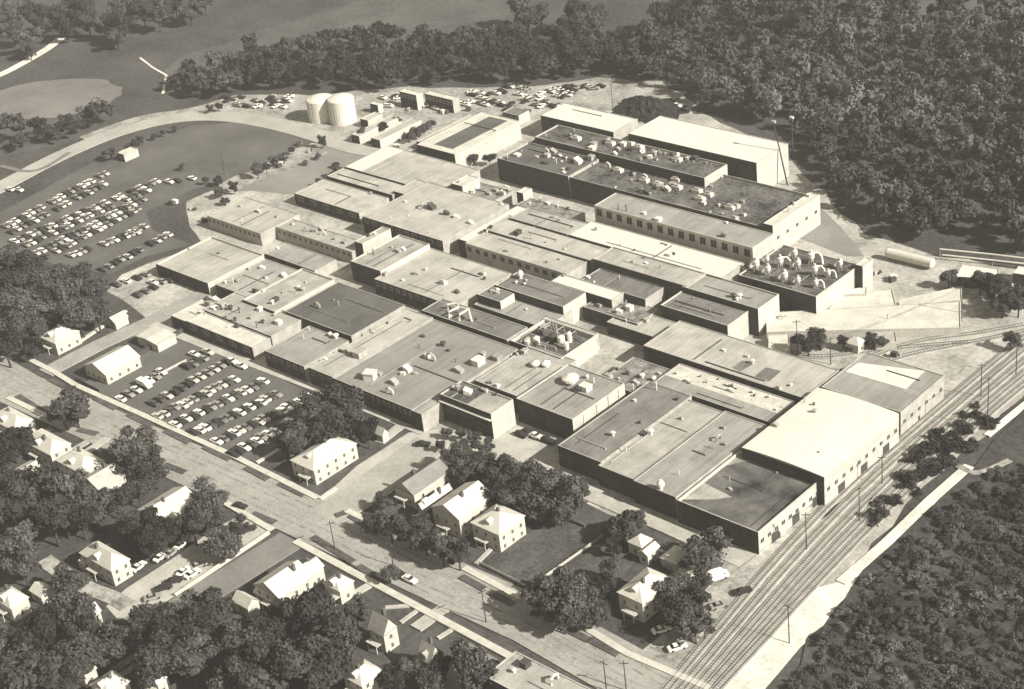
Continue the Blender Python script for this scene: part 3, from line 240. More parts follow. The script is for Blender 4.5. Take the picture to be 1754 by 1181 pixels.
TREES = [
('grove at the far edge of town above the left street', 'shade_tree', [(-202.06, -64.12, 6.6), (-139.33, -104.36, 6.6), (-163.92, -87.04, 7.6), (-178.8, -74.93, 7.6), (-145.03, -95.61, 7.6), (-191.18, -63.01, 7.6), (-154.96, -83.94, 8.5), (-171.62, -70.73, 7.6), (-143.2, -90.17, 5.7), (-135.69, -95.76, 3.8), (-154.11, -76.1, 7.6), (-168.73, -63.68, 7.6), (-147.14, -77.97, 4.8), (-149.2, -70.63, 7.6), (-163.62, -58.39, 6.6), (-134.5, -77.03, 7.6), (-145.27, -65.73, 7.6), (-132.57, -71.18, 6.6)]),
('pair of kerb trees on the main street', 'shade_tree', [(-86.15, -117.63, 4.8), (-83.7, -114.61, 6.8)]),
('round trees crowding the white houses on the main street', 'shade_tree', [(-42.9, -122.75, 5.7), (-43.76, -118.71, 7.6), (-41.61, -117.4, 4.8)]),
('dark yard trees at the edge of town', 'shade_tree', [(-48.02, -162.47, 8.1), (-83.06, -138.3, 6.7), (-57.34, -154.47, 8.1), (-34.8, -167.63, 6.4), (-22.92, -173.58, 6.0), (-48.4, -152.22, 8.1), (-32.63, -156.85, 7.8), (-33.39, -152.82, 6.2), (-36.45, -146.07, 8.1), (-28.62, -150.24, 5.6), (-31.55, -144.02, 5.9), (-29.91, -138.13, 5.2), (-27.89, -131.21, 5.1), (-31.96, -121.88, 4.5)]),
('dark trees around the long white house with a porch', 'shade_tree', [(-16.14, -142.07, 4.8), (-9.84, -141.31, 5.7), (-2.5, -144.64, 4.8), (-2.0, -141.95, 6.2), (1.75, -133.61, 5.7), (-9.74, -120.52, 4.8), (1.18, -128.94, 5.7), (-0.58, -124.99, 5.7), (-6.95, -118.66, 3.8)]),
('trees standing in the light parking alley', 'shade_tree', [(14.65, -134.14, 4.8), (11.54, -128.56, 2.8), (9.89, -123.86, 3.3)]),
('dark grove below the curved drive', 'shade_tree', [(16.84, -203.97, 5.8), (8.19, -195.65, 6.2), (21.5, -200.26, 8.1), (10.43, -189.77, 7.0), (3.66, -182.3, 4.8), (28.35, -194.35, 5.7), (-7.33, -169.11, 5.0), (9.09, -178.94, 6.8), (25.63, -187.62, 7.0), (17.56, -180.48, 6.0), (26.38, -179.52, 5.7)]),
('thick grove filling the block below the large white house', 'shade_tree', [(28.98, -167.81, 6.6), (45.37, -176.73, 7.1), (38.66, -169.86, 6.8), (31.19, -156.86, 5.3), (41.53, -164.64, 6.5), (50.14, -171.35, 6.7), (39.53, -156.31, 6.6), (66.58, -171.65, 6.7), (55.35, -160.57, 6.5), (65.83, -165.29, 7.3), (56.18, -153.68, 6.0), (74.71, -166.95, 8.2), (65.65, -157.72, 6.6), (51.86, -144.42, 4.6), (61.26, -143.06, 6.8), (57.34, -136.08, 4.5), (74.72, -149.81, 8.1), (81.76, -155.41, 7.2), (65.62, -140.13, 6.0), (78.1, -145.68, 5.3), (67.04, -131.65, 4.0)]),
('yard trees between the steep gabled houses', 'shade_tree', [(93.36, -144.53, 3.8), (94.61, -139.73, 3.8), (101.85, -139.88, 3.8), (101.02, -133.93, 3.8), (107.55, -131.05, 5.7), (111.33, -132.12, 4.8)]),
('tall trees at the end of the near car park', 'shade_tree', [(-10.91, -88.13, 3.8), (-7.17, -87.62, 4.8), (-8.48, -82.68, 5.7), (-12.82, -76.43, 5.7), (-12.44, -70.34, 7.1), (-3.35, -77.47, 6.6), (-9.68, -65.59, 6.6), (-2.85, -68.32, 6.2), (6.92, -70.93, 4.8)]),
('trees around the junction lawn behind the factory entrance', 'shade_tree', [(49.52, -86.33, 1.8), (27.47, -60.18, 2.1), (23.5, -53.61, 2.0), (39.29, -65.55, 4.9), (28.39, -52.22, 2.3), (46.05, -70.29, 4.0), (45.17, -66.79, 4.7), (33.7, -52.1, 2.6), (41.44, -55.58, 3.4), (48.96, -63.45, 4.3), (62.12, -73.77, 5.0), (55.85, -65.76, 5.0), (62.56, -68.16, 4.9), (69.01, -72.77, 5.0), (63.92, -63.35, 5.5), (71.87, -67.12, 6.6), (76.42, -70.17, 4.4), (72.7, -61.96, 6.0), (82.42, -68.39, 4.7), (80.31, -64.45, 6.3), (80.28, -59.78, 3.9)]),
('shade trees along the main street lawn', 'shade_tree', [(41.96, -101.1, 3.8), (35.04, -91.71, 2.8), (48.2, -101.0, 4.8), (54.59, -100.12, 4.3), (51.93, -92.73, 2.8), (60.73, -99.88, 4.3), (68.01, -100.61, 4.8), (73.02, -99.53, 4.3)]),
('dark trees on the fenced lawn by the crossing house', 'shade_tree', [(105.81, -102.15, 5.7), (111.24, -101.46, 6.6), (113.78, -103.58, 4.8), (107.92, -93.32, 4.8), (115.05, -98.05, 6.2), (117.59, -97.99, 3.8), (114.45, -91.77, 4.8), (118.53, -94.52, 3.8), (113.69, -86.3, 3.8), (110.42, -81.12, 3.8), (103.65, -71.76, 2.8), (100.27, -66.25, 3.8), (102.2, -63.5, 4.8)]),
('trees between the crossing house and the lane', 'shade_tree', [(131.79, -84.03, 3.8), (130.28, -79.55, 4.8), (138.25, -87.54, 5.2), (131.75, -75.48, 3.8), (137.87, -82.25, 5.2), (142.83, -87.71, 4.8), (127.13, -65.5, 4.8), (132.76, -71.89, 3.8), (128.27, -61.88, 5.7)]),
('small street tree by the parked white car', 'small_tree', [(60.76, -113.98, 3.0)]),
('bushes dotting the yard below the perimeter road', 'small_tree', [(-265.93, 30.14, 3.3), (-267.24, 44.23, 2.3), (-267.73, 47.9, 2.5), (-266.19, 54.12, 1.9), (-266.46, 59.29, 1.9), (-265.31, 65.02, 1.7), (-226.11, 38.54, 1.5), (-203.77, 33.72, 1.9), (-269.7, 89.08, 2.1), (-198.01, 35.52, 2.4), (-267.05, 92.24, 2.3), (-186.63, 28.22, 2.5), (-179.17, 24.18, 1.9), (-184.6, 33.52, 2.8), (-188.2, 49.34, 3.4), (-189.26, 54.84, 2.5), (-189.85, 60.33, 2.8), (-190.56, 65.74, 2.3), (-194.9, 74.42, 1.9), (-180.0, 76.28, 1.5), (-157.66, 57.29, 1.9), (-187.8, 85.95, 2.7), (-166.23, 73.88, 1.5), (-156.74, 66.56, 3.0), (-179.39, 101.75, 2.5), (-177.85, 102.59, 1.7), (-175.54, 110.52, 2.7), (-177.25, 121.04, 2.1), (-156.96, 108.43, 2.7), (-157.08, 112.87, 2.8), (-157.85, 118.3, 2.8), (-158.93, 124.02, 2.5)]),
('dark clumps in front of the grey storage hall', 'small_tree', [(-138.24, 98.64, 2.8), (-133.69, 101.04, 2.8), (-133.19, 105.69, 2.3), (-122.76, 103.77, 2.5), (-114.72, 104.22, 2.8), (-108.52, 107.5, 2.8)]),
('scattered trees of the upper left meadow', 'meadow_tree', [(-481.23, 115.3, 7.6), (-454.26, 101.67, 7.6), (-480.68, 122.84, 8.5), (-424.66, 92.38, 4.8), (-429.32, 98.19, 7.6), (-456.05, 118.02, 8.5), (-452.05, 128.29, 7.6), (-430.23, 119.4, 8.5), (-463.63, 149.78, 7.6), (-445.78, 143.51, 8.5), (-426.35, 131.52, 7.6), (-410.38, 131.61, 7.6), (-392.25, 125.53, 5.7), (-399.27, 133.37, 8.5), (-419.46, 151.93, 8.5), (-403.4, 151.77, 8.5), (-418.08, 166.4, 7.6), (-393.97, 154.15, 7.6), (-402.57, 172.31, 6.6), (-385.82, 169.26, 6.6), (-392.09, 184.26, 6.6)]),
('scattered trees of the upper middle meadow', 'meadow_tree', [(-208.37, 224.63, 5.7), (-199.91, 223.87, 5.7), (-213.81, 243.88, 7.6), (-200.52, 235.58, 7.6), (-200.17, 243.72, 6.6), (-173.41, 228.21, 6.6), (-167.47, 232.18, 7.6), (-178.06, 246.97, 8.5), (-162.88, 235.52, 8.5), (-174.14, 255.31, 6.6)]),
('dark trees by the freight building', 'small_tree', [(88.46, 44.18, 4.3), (88.32, 48.64, 3.8), (94.69, 54.42, 2.4), (102.14, 59.17, 2.8), (105.97, 59.1, 2.4), (102.41, 105.9, 3.3), (113.39, 107.12, 4.3), (116.72, 106.42, 3.8), (119.26, 104.1, 2.8), (119.81, 109.18, 3.8), (126.88, 96.69, 3.8), (127.03, 100.91, 4.8), (139.07, 80.48, 3.3), (130.8, 99.5, 4.8), (128.27, 107.14, 3.8)])]
WOODS = [
('woodland', 'w_mid', [(-137.54, 244.95), (-145.12, 268.16), (-161.39, 313.12), (-173.45, 370.21), (-122.25, 370.1), (-71.65, 333.19), (-37.48, 339.22), (3.2, 348.57), (36.8, 363.67), (151.33, 141.57), (109.96, 143.44), (85.13, 134.5), (68.2, 131.82), (52.55, 133.94), (31.27, 147.86), (12.89, 162.1), (-12.96, 190.76), (-24.84, 191.49), (-51.64, 191.89), (-75.81, 199.55), (-99.43, 209.38), (-120.66, 215.07)], 6.2),
('tree_belt', 'w_dark', [(-309.84, 93.55), (-322.62, 108.74), (-304.14, 130.87), (-309.74, 150.72), (-285.01, 176.14), (-248.16, 197.92), (-207.64, 218.55), (-181.22, 236.2), (-135.93, 251.82), (-109.36, 222.15), (-129.57, 209.13), (-156.54, 183.02), (-191.05, 164.5), (-217.8, 144.82), (-246.08, 133.37), (-275.59, 114.67), (-287.57, 92.17)], 5.5),
('tree_belt', 'w_dark', [(-336.49, -1.95), (-313.61, 14.6), (-299.47, 27.27), (-300.62, 57.44), (-309.79, 60.71), (-316.76, 35.84), (-340.11, 19.08), (-355.35, 9.62)], 5.5),
('river_bank_scrub', 'w_brush', [(170.62, -100.57), (167.77, -66.8), (163.76, -47.21), (163.77, -21.76), (165.15, 3.18), (166.87, 16.06), (171.31, 27.56), (181.83, 74.46), (248.44, -72.07), (175.21, -125.0)], 2.6),
('riverside_woodland', 'w_dark', [(144.74, 10.4), (142.52, 27.03), (143.02, 46.28), (151.46, 51.58), (157.81, 29.5), (155.45, 17.32), (156.61, 2.6), (153.53, -22.31), (150.29, -22.87)], 3.5)]
X = {'tank1': (-214.62, 109.85), 'tank2': (-203.37, 112.49), 'lt0': (73.38, 114.73), 'lt1': (91.0, 115.2), 'coal': (-86.42, 185.27), 'coal2': (-95.45, 189.74), 'boomb': (9.34, 149.09), 'stack': (-3.23, 171.28), 'fences': [[(93.8, -94.8), (95.47, -64.15)], [(-88.5, -83.7), (-87.78, -67.37)], [(-105.88, -90.43), (-105.96, -53.7)], [(75.44, -94.42), (93.8, -94.8)], [(95.47, -64.15), (120.82, -68.97)], [(43.92, -66.39), (88.08, -65.81)], [(95.89, -95.76), (116.93, -97.77)], [(-111.46, -96.6), (-97.52, -96.85)], [(15.31, -151.91), (14.64, -117.67)]], 'pipes': [[(88.38, 124.74), (105.36, 129.86), (122.29, 134.07)], [(90.29, 123.0), (106.52, 127.76), (123.19, 132.4)]], 'yard': [(-185.07, 135.62), (-167.66, 140.54), (-160.35, 148.06), (-207.59, 120.38), (97.52, 54.97), (110.15, 58.4), (102.7, 60.3), (106.76, 96.48), (99.2, 87.34), (65.77, 62.76), (57.54, 57.85), (69.3, 88.78), (76.5, 102.88), (83.75, 102.14), (88.22, 49.3), (-188.69, 14.46), (-200.34, 14.42), (-174.92, 9.61), (-157.67, 94.49), (-157.7, 101.51), (-200.84, 82.53), (-189.88, 79.66), (-190.31, 63.29), (-180.87, 68.31), (-149.76, 100.75)], 'dock': [(133.04, -35.93), (132.79, -32.24), (132.77, -28.01), (133.26, -25.06), (132.81, -20.38), (132.81, -16.34), (133.73, -11.33), (134.28, -8.92), (133.52, -1.44), (133.71, 2.21), (133.86, 6.57), (133.85, 11.24), (133.84, 15.97), (133.69, 20.67), (133.7, 25.15), (133.43, 29.5), (133.16, 33.91), (133.26, -41.19), (133.91, -44.84)], 'lot_bank': [(-273.3, 109.15), (-268.33, 105.05), (-263.43, 101.0), (-270.85, 110.37), (-265.9, 106.26), (-261.02, 102.21), (-268.4, 111.58), (-263.48, 107.47), (-258.62, 103.41), (-265.96, 112.79), (-261.06, 108.67), (-256.23, 104.61), (-263.53, 114.0), (-258.65, 109.88), (-253.83, 105.81), (-261.1, 115.2), (-256.24, 111.08), (-251.45, 107.01), (-258.67, 116.41), (-253.83, 112.28), (-249.06, 108.2), (-256.25, 117.61), (-251.43, 113.47), (-246.69, 109.4), (-253.83, 118.81), (-249.04, 114.67), (-244.31, 110.59), (-251.42, 120.0), (-246.65, 115.86), (-241.94, 111.77), (-249.02, 121.2), (-244.26, 117.05), (-239.58, 112.96), (-246.61, 122.39), (-241.88, 118.24), (-237.22, 114.14), (-244.22, 123.58), (-239.51, 119.42), (-234.87, 115.32), (-241.82, 124.76), (-237.14, 120.6), (-232.52, 116.5), (-239.44, 125.95), (-234.77, 121.78), (-230.17, 117.68), (-237.05, 127.13), (-232.41, 122.96), (-227.83, 118.85), (-234.67, 128.31), (-230.05, 124.14), (-225.49, 120.02)], 'rear': [(-261.51, 109.5, 0), (-266.73, 102.44, 0), (-254.58, 105.3, 0), (-259.33, 102.37, 0), (-255.55, 115.46, 90), (-245.98, 116.51, 0), (-271.41, 108.44, 35), (-242.38, 110.08, 0), (-251.81, 114.17, 0), (-249.3, 118.04, 0), (-252.89, 113.08, 0), (-246.22, 109.3, 90), (-262.34, 102.7, 0), (-257.94, 116.69, 90), (-274.13, 103.13, 90), (-273.09, 105.74, 0), (-250.08, 120.61, 35), (-264.44, 101.03, 0), (-278.92, 105.12, 35), (-246.17, 115.28, 35), (-254.52, 105.01, 90), (-275.79, 105.06, 0), (-256.65, 115.26, 35), (-257.21, 116.52, 0), (-256.13, 108.77, 0), (-248.91, 110.48, 35), (-200.58, 145.19, 90), (-199.55, 143.39, 35), (-197.94, 134.31, 35), (-196.45, 134.29, 0), (-202.24, 144.6, 35), (-206.68, 140.39, 0), (-144.61, 169.13, 0), (-159.83, 160.87, 0), (-163.56, 167.11, 90), (-159.99, 156.6, 0), (-159.88, 171.21, 0), (-166.76, 153.9, 90), (-155.46, 160.99, 0), (-162.02, 170.92, 0), (-165.19, 155.09, 35), (-156.74, 157.31, 0), (-170.27, 162.2, 0), (-164.58, 151.78, 0), (-168.69, 165.59, 0), (-161.67, 172.22, 0), (-155.68, 159.32, 0), (-149.26, 158.91, 0), (-163.93, 161.42, 0), (-173.05, 165.06, 35), (-168.44, 166.68, 90), (-156.72, 160.47, 90), (-151.93, 160.86, 0), (-146.25, 162.14, 90), (-156.55, 156.13, 0), (-161.59, 168.91, 0), (-151.15, 172.72, 0), (-152.15, 176.74, 35), (-137.1, 185.37, 0), (-135.8, 183.1, 0), (-133.4, 179.37, 0), (-134.45, 183.88, 90), (-136.59, 183.7, 35), (-130.0, 183.09, 35), (-138.61, 185.88, 0), (-132.44, 191.74, 90), (-140.88, 182.06, 0), (-134.92, 191.58, 0), (-124.42, 193.85, 35), (-130.05, 181.95, 0), (-136.93, 189.8, 0), (-131.72, 187.76, 0), (-161.6, 178.43, 0), (-161.48, 178.56, 35), (-139.75, 181.97, 0), (-133.43, 191.65, 0), (-130.51, 194.04, 90), (-130.71, 180.21, 90), (-127.49, 194.12, 0), (-131.63, 187.16, 0), (-154.89, 179.02, 0), (-162.5, 177.4, 0), (-142.28, 177.8, 90), (-135.75, 188.71, 0), (-152.61, 179.63, 35), (-134.87, 191.8, 0), (-123.33, 197.36, 0), (-138.6, 184.22, 0), (-141.43, 184.28, 0), (-131.09, 184.18, 0), (-135.38, 166.42, 0), (-127.53, 168.95, 0), (-126.09, 169.43, 0), (-142.39, 167.92, 90), (-133.6, 171.58, 0), (-126.26, 169.72, 90), (-141.18, 170.8, 90), (-131.93, 166.43, 90), (-138.58, 173.36, 90), (-144.98, 171.51, 0), (-176.53, 147.49, 0), (-173.97, 149.24, 0), (-180.07, 143.29, 35), (-170.55, 143.47, 90), (-182.65, 141.11, 0), (-185.24, 138.61, 90), (-174.18, 142.33, 0), (-167.34, 146.39, 35), (-184.36, 138.61, 0), (-167.13, 152.03, 0), (-77.94, 194.13, 0), (-81.26, 199.15, 0), (-139.17, 155.12, 90), (-138.45, 157.28, 35), (-141.07, 157.14, 0), (-142.64, 155.74, 0), (-134.46, 158.51, 35)]}

# ---------------------------------------------------------------- materials
def tint(v):
    k = min(1.0, v / 0.5)
    return (v, v * (0.965 - 0.01 * k), v * (0.90 - 0.08 * k), 1)
MATS = {}
def mat(name, v, amp=0.25, scale=0.15, fine=0.12, fscale=1.4, rough=0.9, spots=0.0, sscale=0.5, rnd=0.0, attr=None, bump=0.0, seams=0.0, cells=0.0, streak=0.0):
    if name in MATS: return MATS[name]
    m = bpy.data.materials.new(name); m.use_nodes = True; n = m.node_tree.nodes; l = m.node_tree.links
    b = n['Principled BSDF']; b.inputs['Roughness'].default_value = rough
    b.inputs['Specular IOR Level'].default_value = 0.15
    g = n.new('ShaderNodeNewGeometry')
    def noise(sc, det=5):
        t = n.new('ShaderNodeTexNoise'); t.inputs['Scale'].default_value = sc; t.inputs['Detail'].default_value = det
        t.inputs['Roughness'].default_value = 0.6; l.new(g.outputs['Position'], t.inputs['Vector']); return t.outputs['Fac']
    def math_(op, a, b_):
        x = n.new('ShaderNodeMath'); x.operation = op
        for i, q in enumerate((a, b_)):
            if isinstance(q, (int, float)): x.inputs[i].default_value = q
            else: l.new(q, x.inputs[i])
        return x.outputs[0]
    # value = v * (1 + amp*(n1-.5)*3 + fine*(n2-.5)*3)
    s = math_('ADD', math_('MULTIPLY', math_('SUBTRACT', noise(scale), 0.5), amp * 6), 1.0)
    if fine: s = math_('ADD', s, math_('MULTIPLY', math_('SUBTRACT', noise(fscale, 3), 0.5), fine * 5.5))
    if spots:
        vo = n.new('ShaderNodeTexVoronoi'); vo.inputs['Scale'].default_value = sscale; l.new(g.outputs['Position'], vo.inputs['Vector'])
        lt = math_('LESS_THAN', vo.outputs['Distance'], 0.16)
        s = math_('SUBTRACT', s, math_('MULTIPLY', lt, spots))
    if cells:
        vo = n.new('ShaderNodeTexVoronoi'); vo.distance = 'CHEBYCHEV'; vo.inputs['Scale'].default_value = .085; l.new(g.outputs['Position'], vo.inputs['Vector'])
        sc_ = n.new('ShaderNodeSeparateColor'); l.new(vo.outputs['Color'], sc_.inputs[0]); s = math_('ADD', s, math_('MULTIPLY', math_('SUBTRACT', sc_.outputs[0], .5), cells))
    if streak:
        mp = n.new('ShaderNodeMapping'); mp.inputs['Scale'].default_value = (.9, .05, .4); l.new(g.outputs['Position'], mp.inputs[0])
        t2 = n.new('ShaderNodeTexNoise'); t2.inputs['Scale'].default_value = 1.0; t2.inputs['Detail'].default_value = 4; l.new(mp.outputs[0], t2.inputs['Vector'])
        s = math_('ADD', s, math_('MULTIPLY', math_('SUBTRACT', t2.outputs['Fac'], .5), streak * 4))
    if seams:
        sx = n.new('ShaderNodeSeparateXYZ'); l.new(g.outputs['Position'], sx.inputs[0])
        fr = math_('FRACT', math_('MULTIPLY', sx.outputs['X'], 0.28), 0); lt = math_('LESS_THAN', fr, 0.07)
        s = math_('SUBTRACT', s, math_('MULTIPLY', lt, seams))
    if rnd:
        oi = n.new('ShaderNodeObjectInfo'); s = math_('MULTIPLY', s, math_('ADD', math_('MULTIPLY', oi.outputs['Random'], rnd), 1 - rnd / 2))
    if attr:
        at = n.new('ShaderNodeAttribute'); at.attribute_name = attr; s = math_('MULTIPLY', s, at.outputs['Fac'])
    s = math_('MAXIMUM', s, 0.15)
    c = tint(v)
    mx = n.new('ShaderNodeVectorMath'); mx.operation = 'SCALE'; mx.inputs[0].default_value = c[:3]; l.new(s, mx.inputs['Scale'])
    l.new(mx.outputs[0], b.inputs['Base Color'])
    if bump:
        bp = n.new('ShaderNodeBump'); bp.inputs['Strength'].default_value = bump; bp.inputs['Distance'].default_value = 0.6
        l.new(noise(0.35, 6), bp.inputs['Height']); l.new(bp.outputs[0], b.inputs['Normal'])
    MATS[name] = m; return m
# roofing
mat('rl', .38, .16, .12, .10, 2.0, spots=.10, sscale=.45, seams=.13, cells=.16, streak=.14)
mat('rl2', .33, .20, .15, .12, 1.8, spots=.14, sscale=.5, seams=.13, cells=.16, streak=.14)
mat('rm', .27, .14, .12, .10, 2.0, spots=.08, sscale=.4, seams=.15, cells=.2, streak=.16)
mat('rm2', .235, .13, .09, .08, 2.0, spots=.06, sscale=.3, seams=.14, cells=.16, streak=.12)
mat('rg', .165, .22, .14, .14, 1.5, seams=.15, cells=.25, streak=.15, spots=.10, sscale=.4)
mat('rgs', .20, .45, .35, .35, 1.3, spots=.35, sscale=.6)
mat('rgd', .105, .18, .10, .14, 1.5, seams=.2, cells=.25)
mat('rds', .10, .75, .09, .15, 1.0)
mat('rd', .10, .55, .10, .40, .8, spots=.2, sscale=.5)
mat('rw', .62, .04, .08, .04, 1.5, seams=.12, streak=.07, spots=.05, sscale=.3)
mat('rw2', .52, .14, .2, .10, 1.6, spots=.06, sscale=.5)
mat('rwp', .50, .18, .3, .18, 2.2, spots=.3, sscale=.45)
# walls
mat('wl', .34, .18, .3, .12, 2.5); mat('wall_shade', .045, .25, .3, .25, 2.5, seams=.3, cells=.3)  # the darker wall colour has the shade of -Y faces painted in
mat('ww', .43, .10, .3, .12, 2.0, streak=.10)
mat('glass', .03, .1, .3, .1, 2, rough=.25)
mat('frame', .5, .1, .3, 0)
mat('vent_white', .58, .08, .8, 0); mat('vent_grey', .32, .2, .8, 0, rnd=.5); mat('vent_dark', .06, .2, .8, 0)
mat('hw', .52, .08, .5, .14, 3.5, spots=.05, sscale=1.0); mat('hg', .42, .12, .5, .12, 2.5); mat('hgd', .20, .12, .5, .12, 2.5); mat('hd', .30, .12, .5, .12, 2.5)
mat('house_wall', .45, .10, .4, .06, 2.5); mat('chimney', .10, .2, .6, 0)
# ground
mat('g_base', .066, .30, .03, .30, .55, bump=.3); mat('g_mead', .088, .30, .03, .24, .4, streak=.12); mat('g_mead2', .085, .3, .03, .15, .3); mat('g_field', .17, .18, .03, .10, .3)
mat('g_conc', .36, .30, .07, .22, .6, spots=.10, sscale=.3); mat('g_conc2', .40, .15, .12, .12, 1.2); mat('g_dirt', .30, .35, .10, .3, .7)
mat('g_asph', .115, .14, .08, .16, 1.6, spots=.25, sscale=.35); mat('g_asph2', .105, .20, .05, .18, 1.2, spots=.2, sscale=.3); mat('g_asph3', .215, .14, .06, .10, 1.0)
mat('g_road', .30, .14, .10, .14, 1.3, spots=.12, sscale=.25); mat('g_road2', .36, .12, .06, .10, .9); mat('g_road3', .33, .12, .1, .1, .9); mat('g_road3b', .19, .12, .1, .1, .9)
mat('g_roadd', .268, .3, .25, .15, 1.0); mat('g_lawn', .075, .35, .12, .25, 1.0); mat('g_lawnd', .075, .35, .1, .3, .9, bump=.3); mat('g_verge', .085, .3, .3, .3, 1.5)
mat('g_ball2', .34, .26, .08, .20, 1.0); mat('g_bright', .62, .16, .10, .14, .8); mat('g_brush', .052, .45, .05, .4, .7, bump=.6)
mat('g_walk', .50, .12, .4, .08, 2.0)
mat("ballast", .36, .2, .3, .25, 2.5); mat('sleeper', .21, .2, .5, .2, 2.0); mat('rail', .055, .1, .5, 0, rough=.5); mat('coal', .025, .3, .5, .3, 2.0, bump=.6)
mat('wood_pole', .05, .2, .8, 0); mat('fence_pale', .42, .15, .5, 0); mat('fence_dark', .06, .2, .5, 0)
mat('leaf', .055, .35, .25, .35, 1.3, rnd=1.1); mat('trunk', .05, .3, 1, 0)
mat('w_mid', .066, .3, .05, .3, 1.0, attr='tone'); mat('w_brush', .062, .35, .06, .3, 1.2, attr='tone'); mat('w_dark', .042, .3, .05, .3, 1.0, attr='tone')
mat('car_c', .50, .04, .5, 0, rough=.35); mat('car_m', .17, .04, .5, 0, rough=.35); mat('car_k', .08, .04, .5, 0, rough=.35); mat('car_w', .80, .04, .5, 0, rough=.35); mat('car_g', .28, .1, .5, 0, rough=.35); mat('car_d', .035, .1, .5, 0, rough=.35); mat('tyre', .015, .1, 1, 0)
mat('wire', .03, .1, 1, 0)
# ---------------------------------------------------------------- mesh builder
class MB:
    def __init__(s): s.v = []; s.f = []; s.m = []
    def face(s, pts, mi=0):
        i = len(s.v); s.v += [tuple(p) for p in pts]; s.f.append(tuple(range(i, i + len(pts)))); s.m.append(mi)
    def prism(s, poly, z0, z1, mi=0, top=None, bottom=False):
        n = len(poly)
        for i in range(n):
            a, b = poly[i], poly[(i + 1) % n]
            s.face([(a[0], a[1], z0), (b[0], b[1], z0), (b[0], b[1], z1), (a[0], a[1], z1)], mi)
        s.face([(p[0], p[1], z1) for p in poly], mi if top is None else top)
        if bottom: s.face([(p[0], p[1], z0) for p in reversed(poly)], mi)
    def box(s, x0, y0, z0, x1, y1, z1, mi=0, bottom=False):
        s.prism([(x0, y0), (x1, y0), (x1, y1), (x0, y1)], z0, z1, mi, bottom=bottom)
    def lathe(s, cx, cy, prof, n=12, mi=0):
        for k in range(n):
            a0, a1 = 2*math.pi*k/n, 2*math.pi*(k+1)/n
            for (r0, z0), (r1, z1) in zip(prof, prof[1:]):
                p = [(cx+r0*math.cos(a0), cy+r0*math.sin(a0), z0), (cx+r0*math.cos(a1), cy+r0*math.sin(a1), z0), (cx+r1*math.cos(a1), cy+r1*math.sin(a1), z1), (cx+r1*math.cos(a0), cy+r1*math.sin(a0), z1)]
                if r0 < 1e-6: p = p[1:] if False else [p[0], p[2], p[3]]
                elif r1 < 1e-6: p = p[:3]
                s.face(p, mi)
    def tube(s, pts, r, n=6, mi=0):
        pts = [Vector(p) for p in pts]
        rings = []
        for i, p in enumerate(pts):
            d = (pts[min(i+1, len(pts)-1)] - pts[max(i-1, 0)]).normalized()
            u = d.cross(Vector((0, 0, 1)) if abs(d.z) < .95 else Vector((1, 0, 0))).normalized(); v = u.cross(d)
            rr = r[i] if isinstance(r, (list, tuple)) else r
            rings.append([p + (u*math.cos(2*math.pi*k/n) + v*math.sin(2*math.pi*k/n))*rr for k in range(n)])
        for a, b in zip(rings, rings[1:]):
            for k in range(n): s.face([a[k], a[(k+1) % n], b[(k+1) % n], b[k]], mi)
        s.face(rings[0], mi); s.face(list(reversed(rings[-1])), mi)
    def mesh(s, name, mats):
        me = bpy.data.meshes.new(name); me.from_pydata(s.v, [], s.f)
        for x in mats: me.materials.append(MATS[x])
        me.polygons.foreach_set('material_index', s.m); me.update(); return me
    def build(s, name, mats, parent=None, loc=None):
        return link(name, s.mesh(name, mats), parent, loc)
def link(name, me, parent=None, loc=None, rz=0, scale=None):
    o = bpy.data.objects.new(name, me); COL.objects.link(o)
    if parent: o.parent = parent
    if loc: o.location = loc
    if rz: o.rotation_euler.z = rz
    if scale: o.scale = scale if isinstance(scale, (tuple, list)) else (scale,)*3
    return o
def tag(o, label, cat, group=None, kind=None):
    if label: o['label'] = label
    if cat: o['category'] = cat
    if group: o['group'] = group
    if kind: o['kind'] = kind
    return o
def copy_tree(o, parent=None):
    c = o.copy(); COL.objects.link(c); c.parent = parent
    for ch in list(KIDS.get(o.name, [])): copy_tree(ch, c)
    return c
KIDS = {}
def kids(root, *ch): KIDS.setdefault(root.name, []).extend(ch)
ORD = 'first second third fourth fifth sixth seventh eighth ninth tenth eleventh twelfth thirteenth fourteenth fifteenth sixteenth seventeenth eighteenth nineteenth twentieth'.split()
def ordinal(i): return ORD[i] if i < 20 else {2: 'twenty', 3: 'thirty', 4: 'forty', 5: 'fifty'}[(i+1)//10] + (' ' + ORD[(i+1) % 10 - 1] if (i+1) % 10 else '')
def structure(name, me_or_mb, mats):
    o = me_or_mb.build(name, mats); o['kind'] = 'structure'; return o
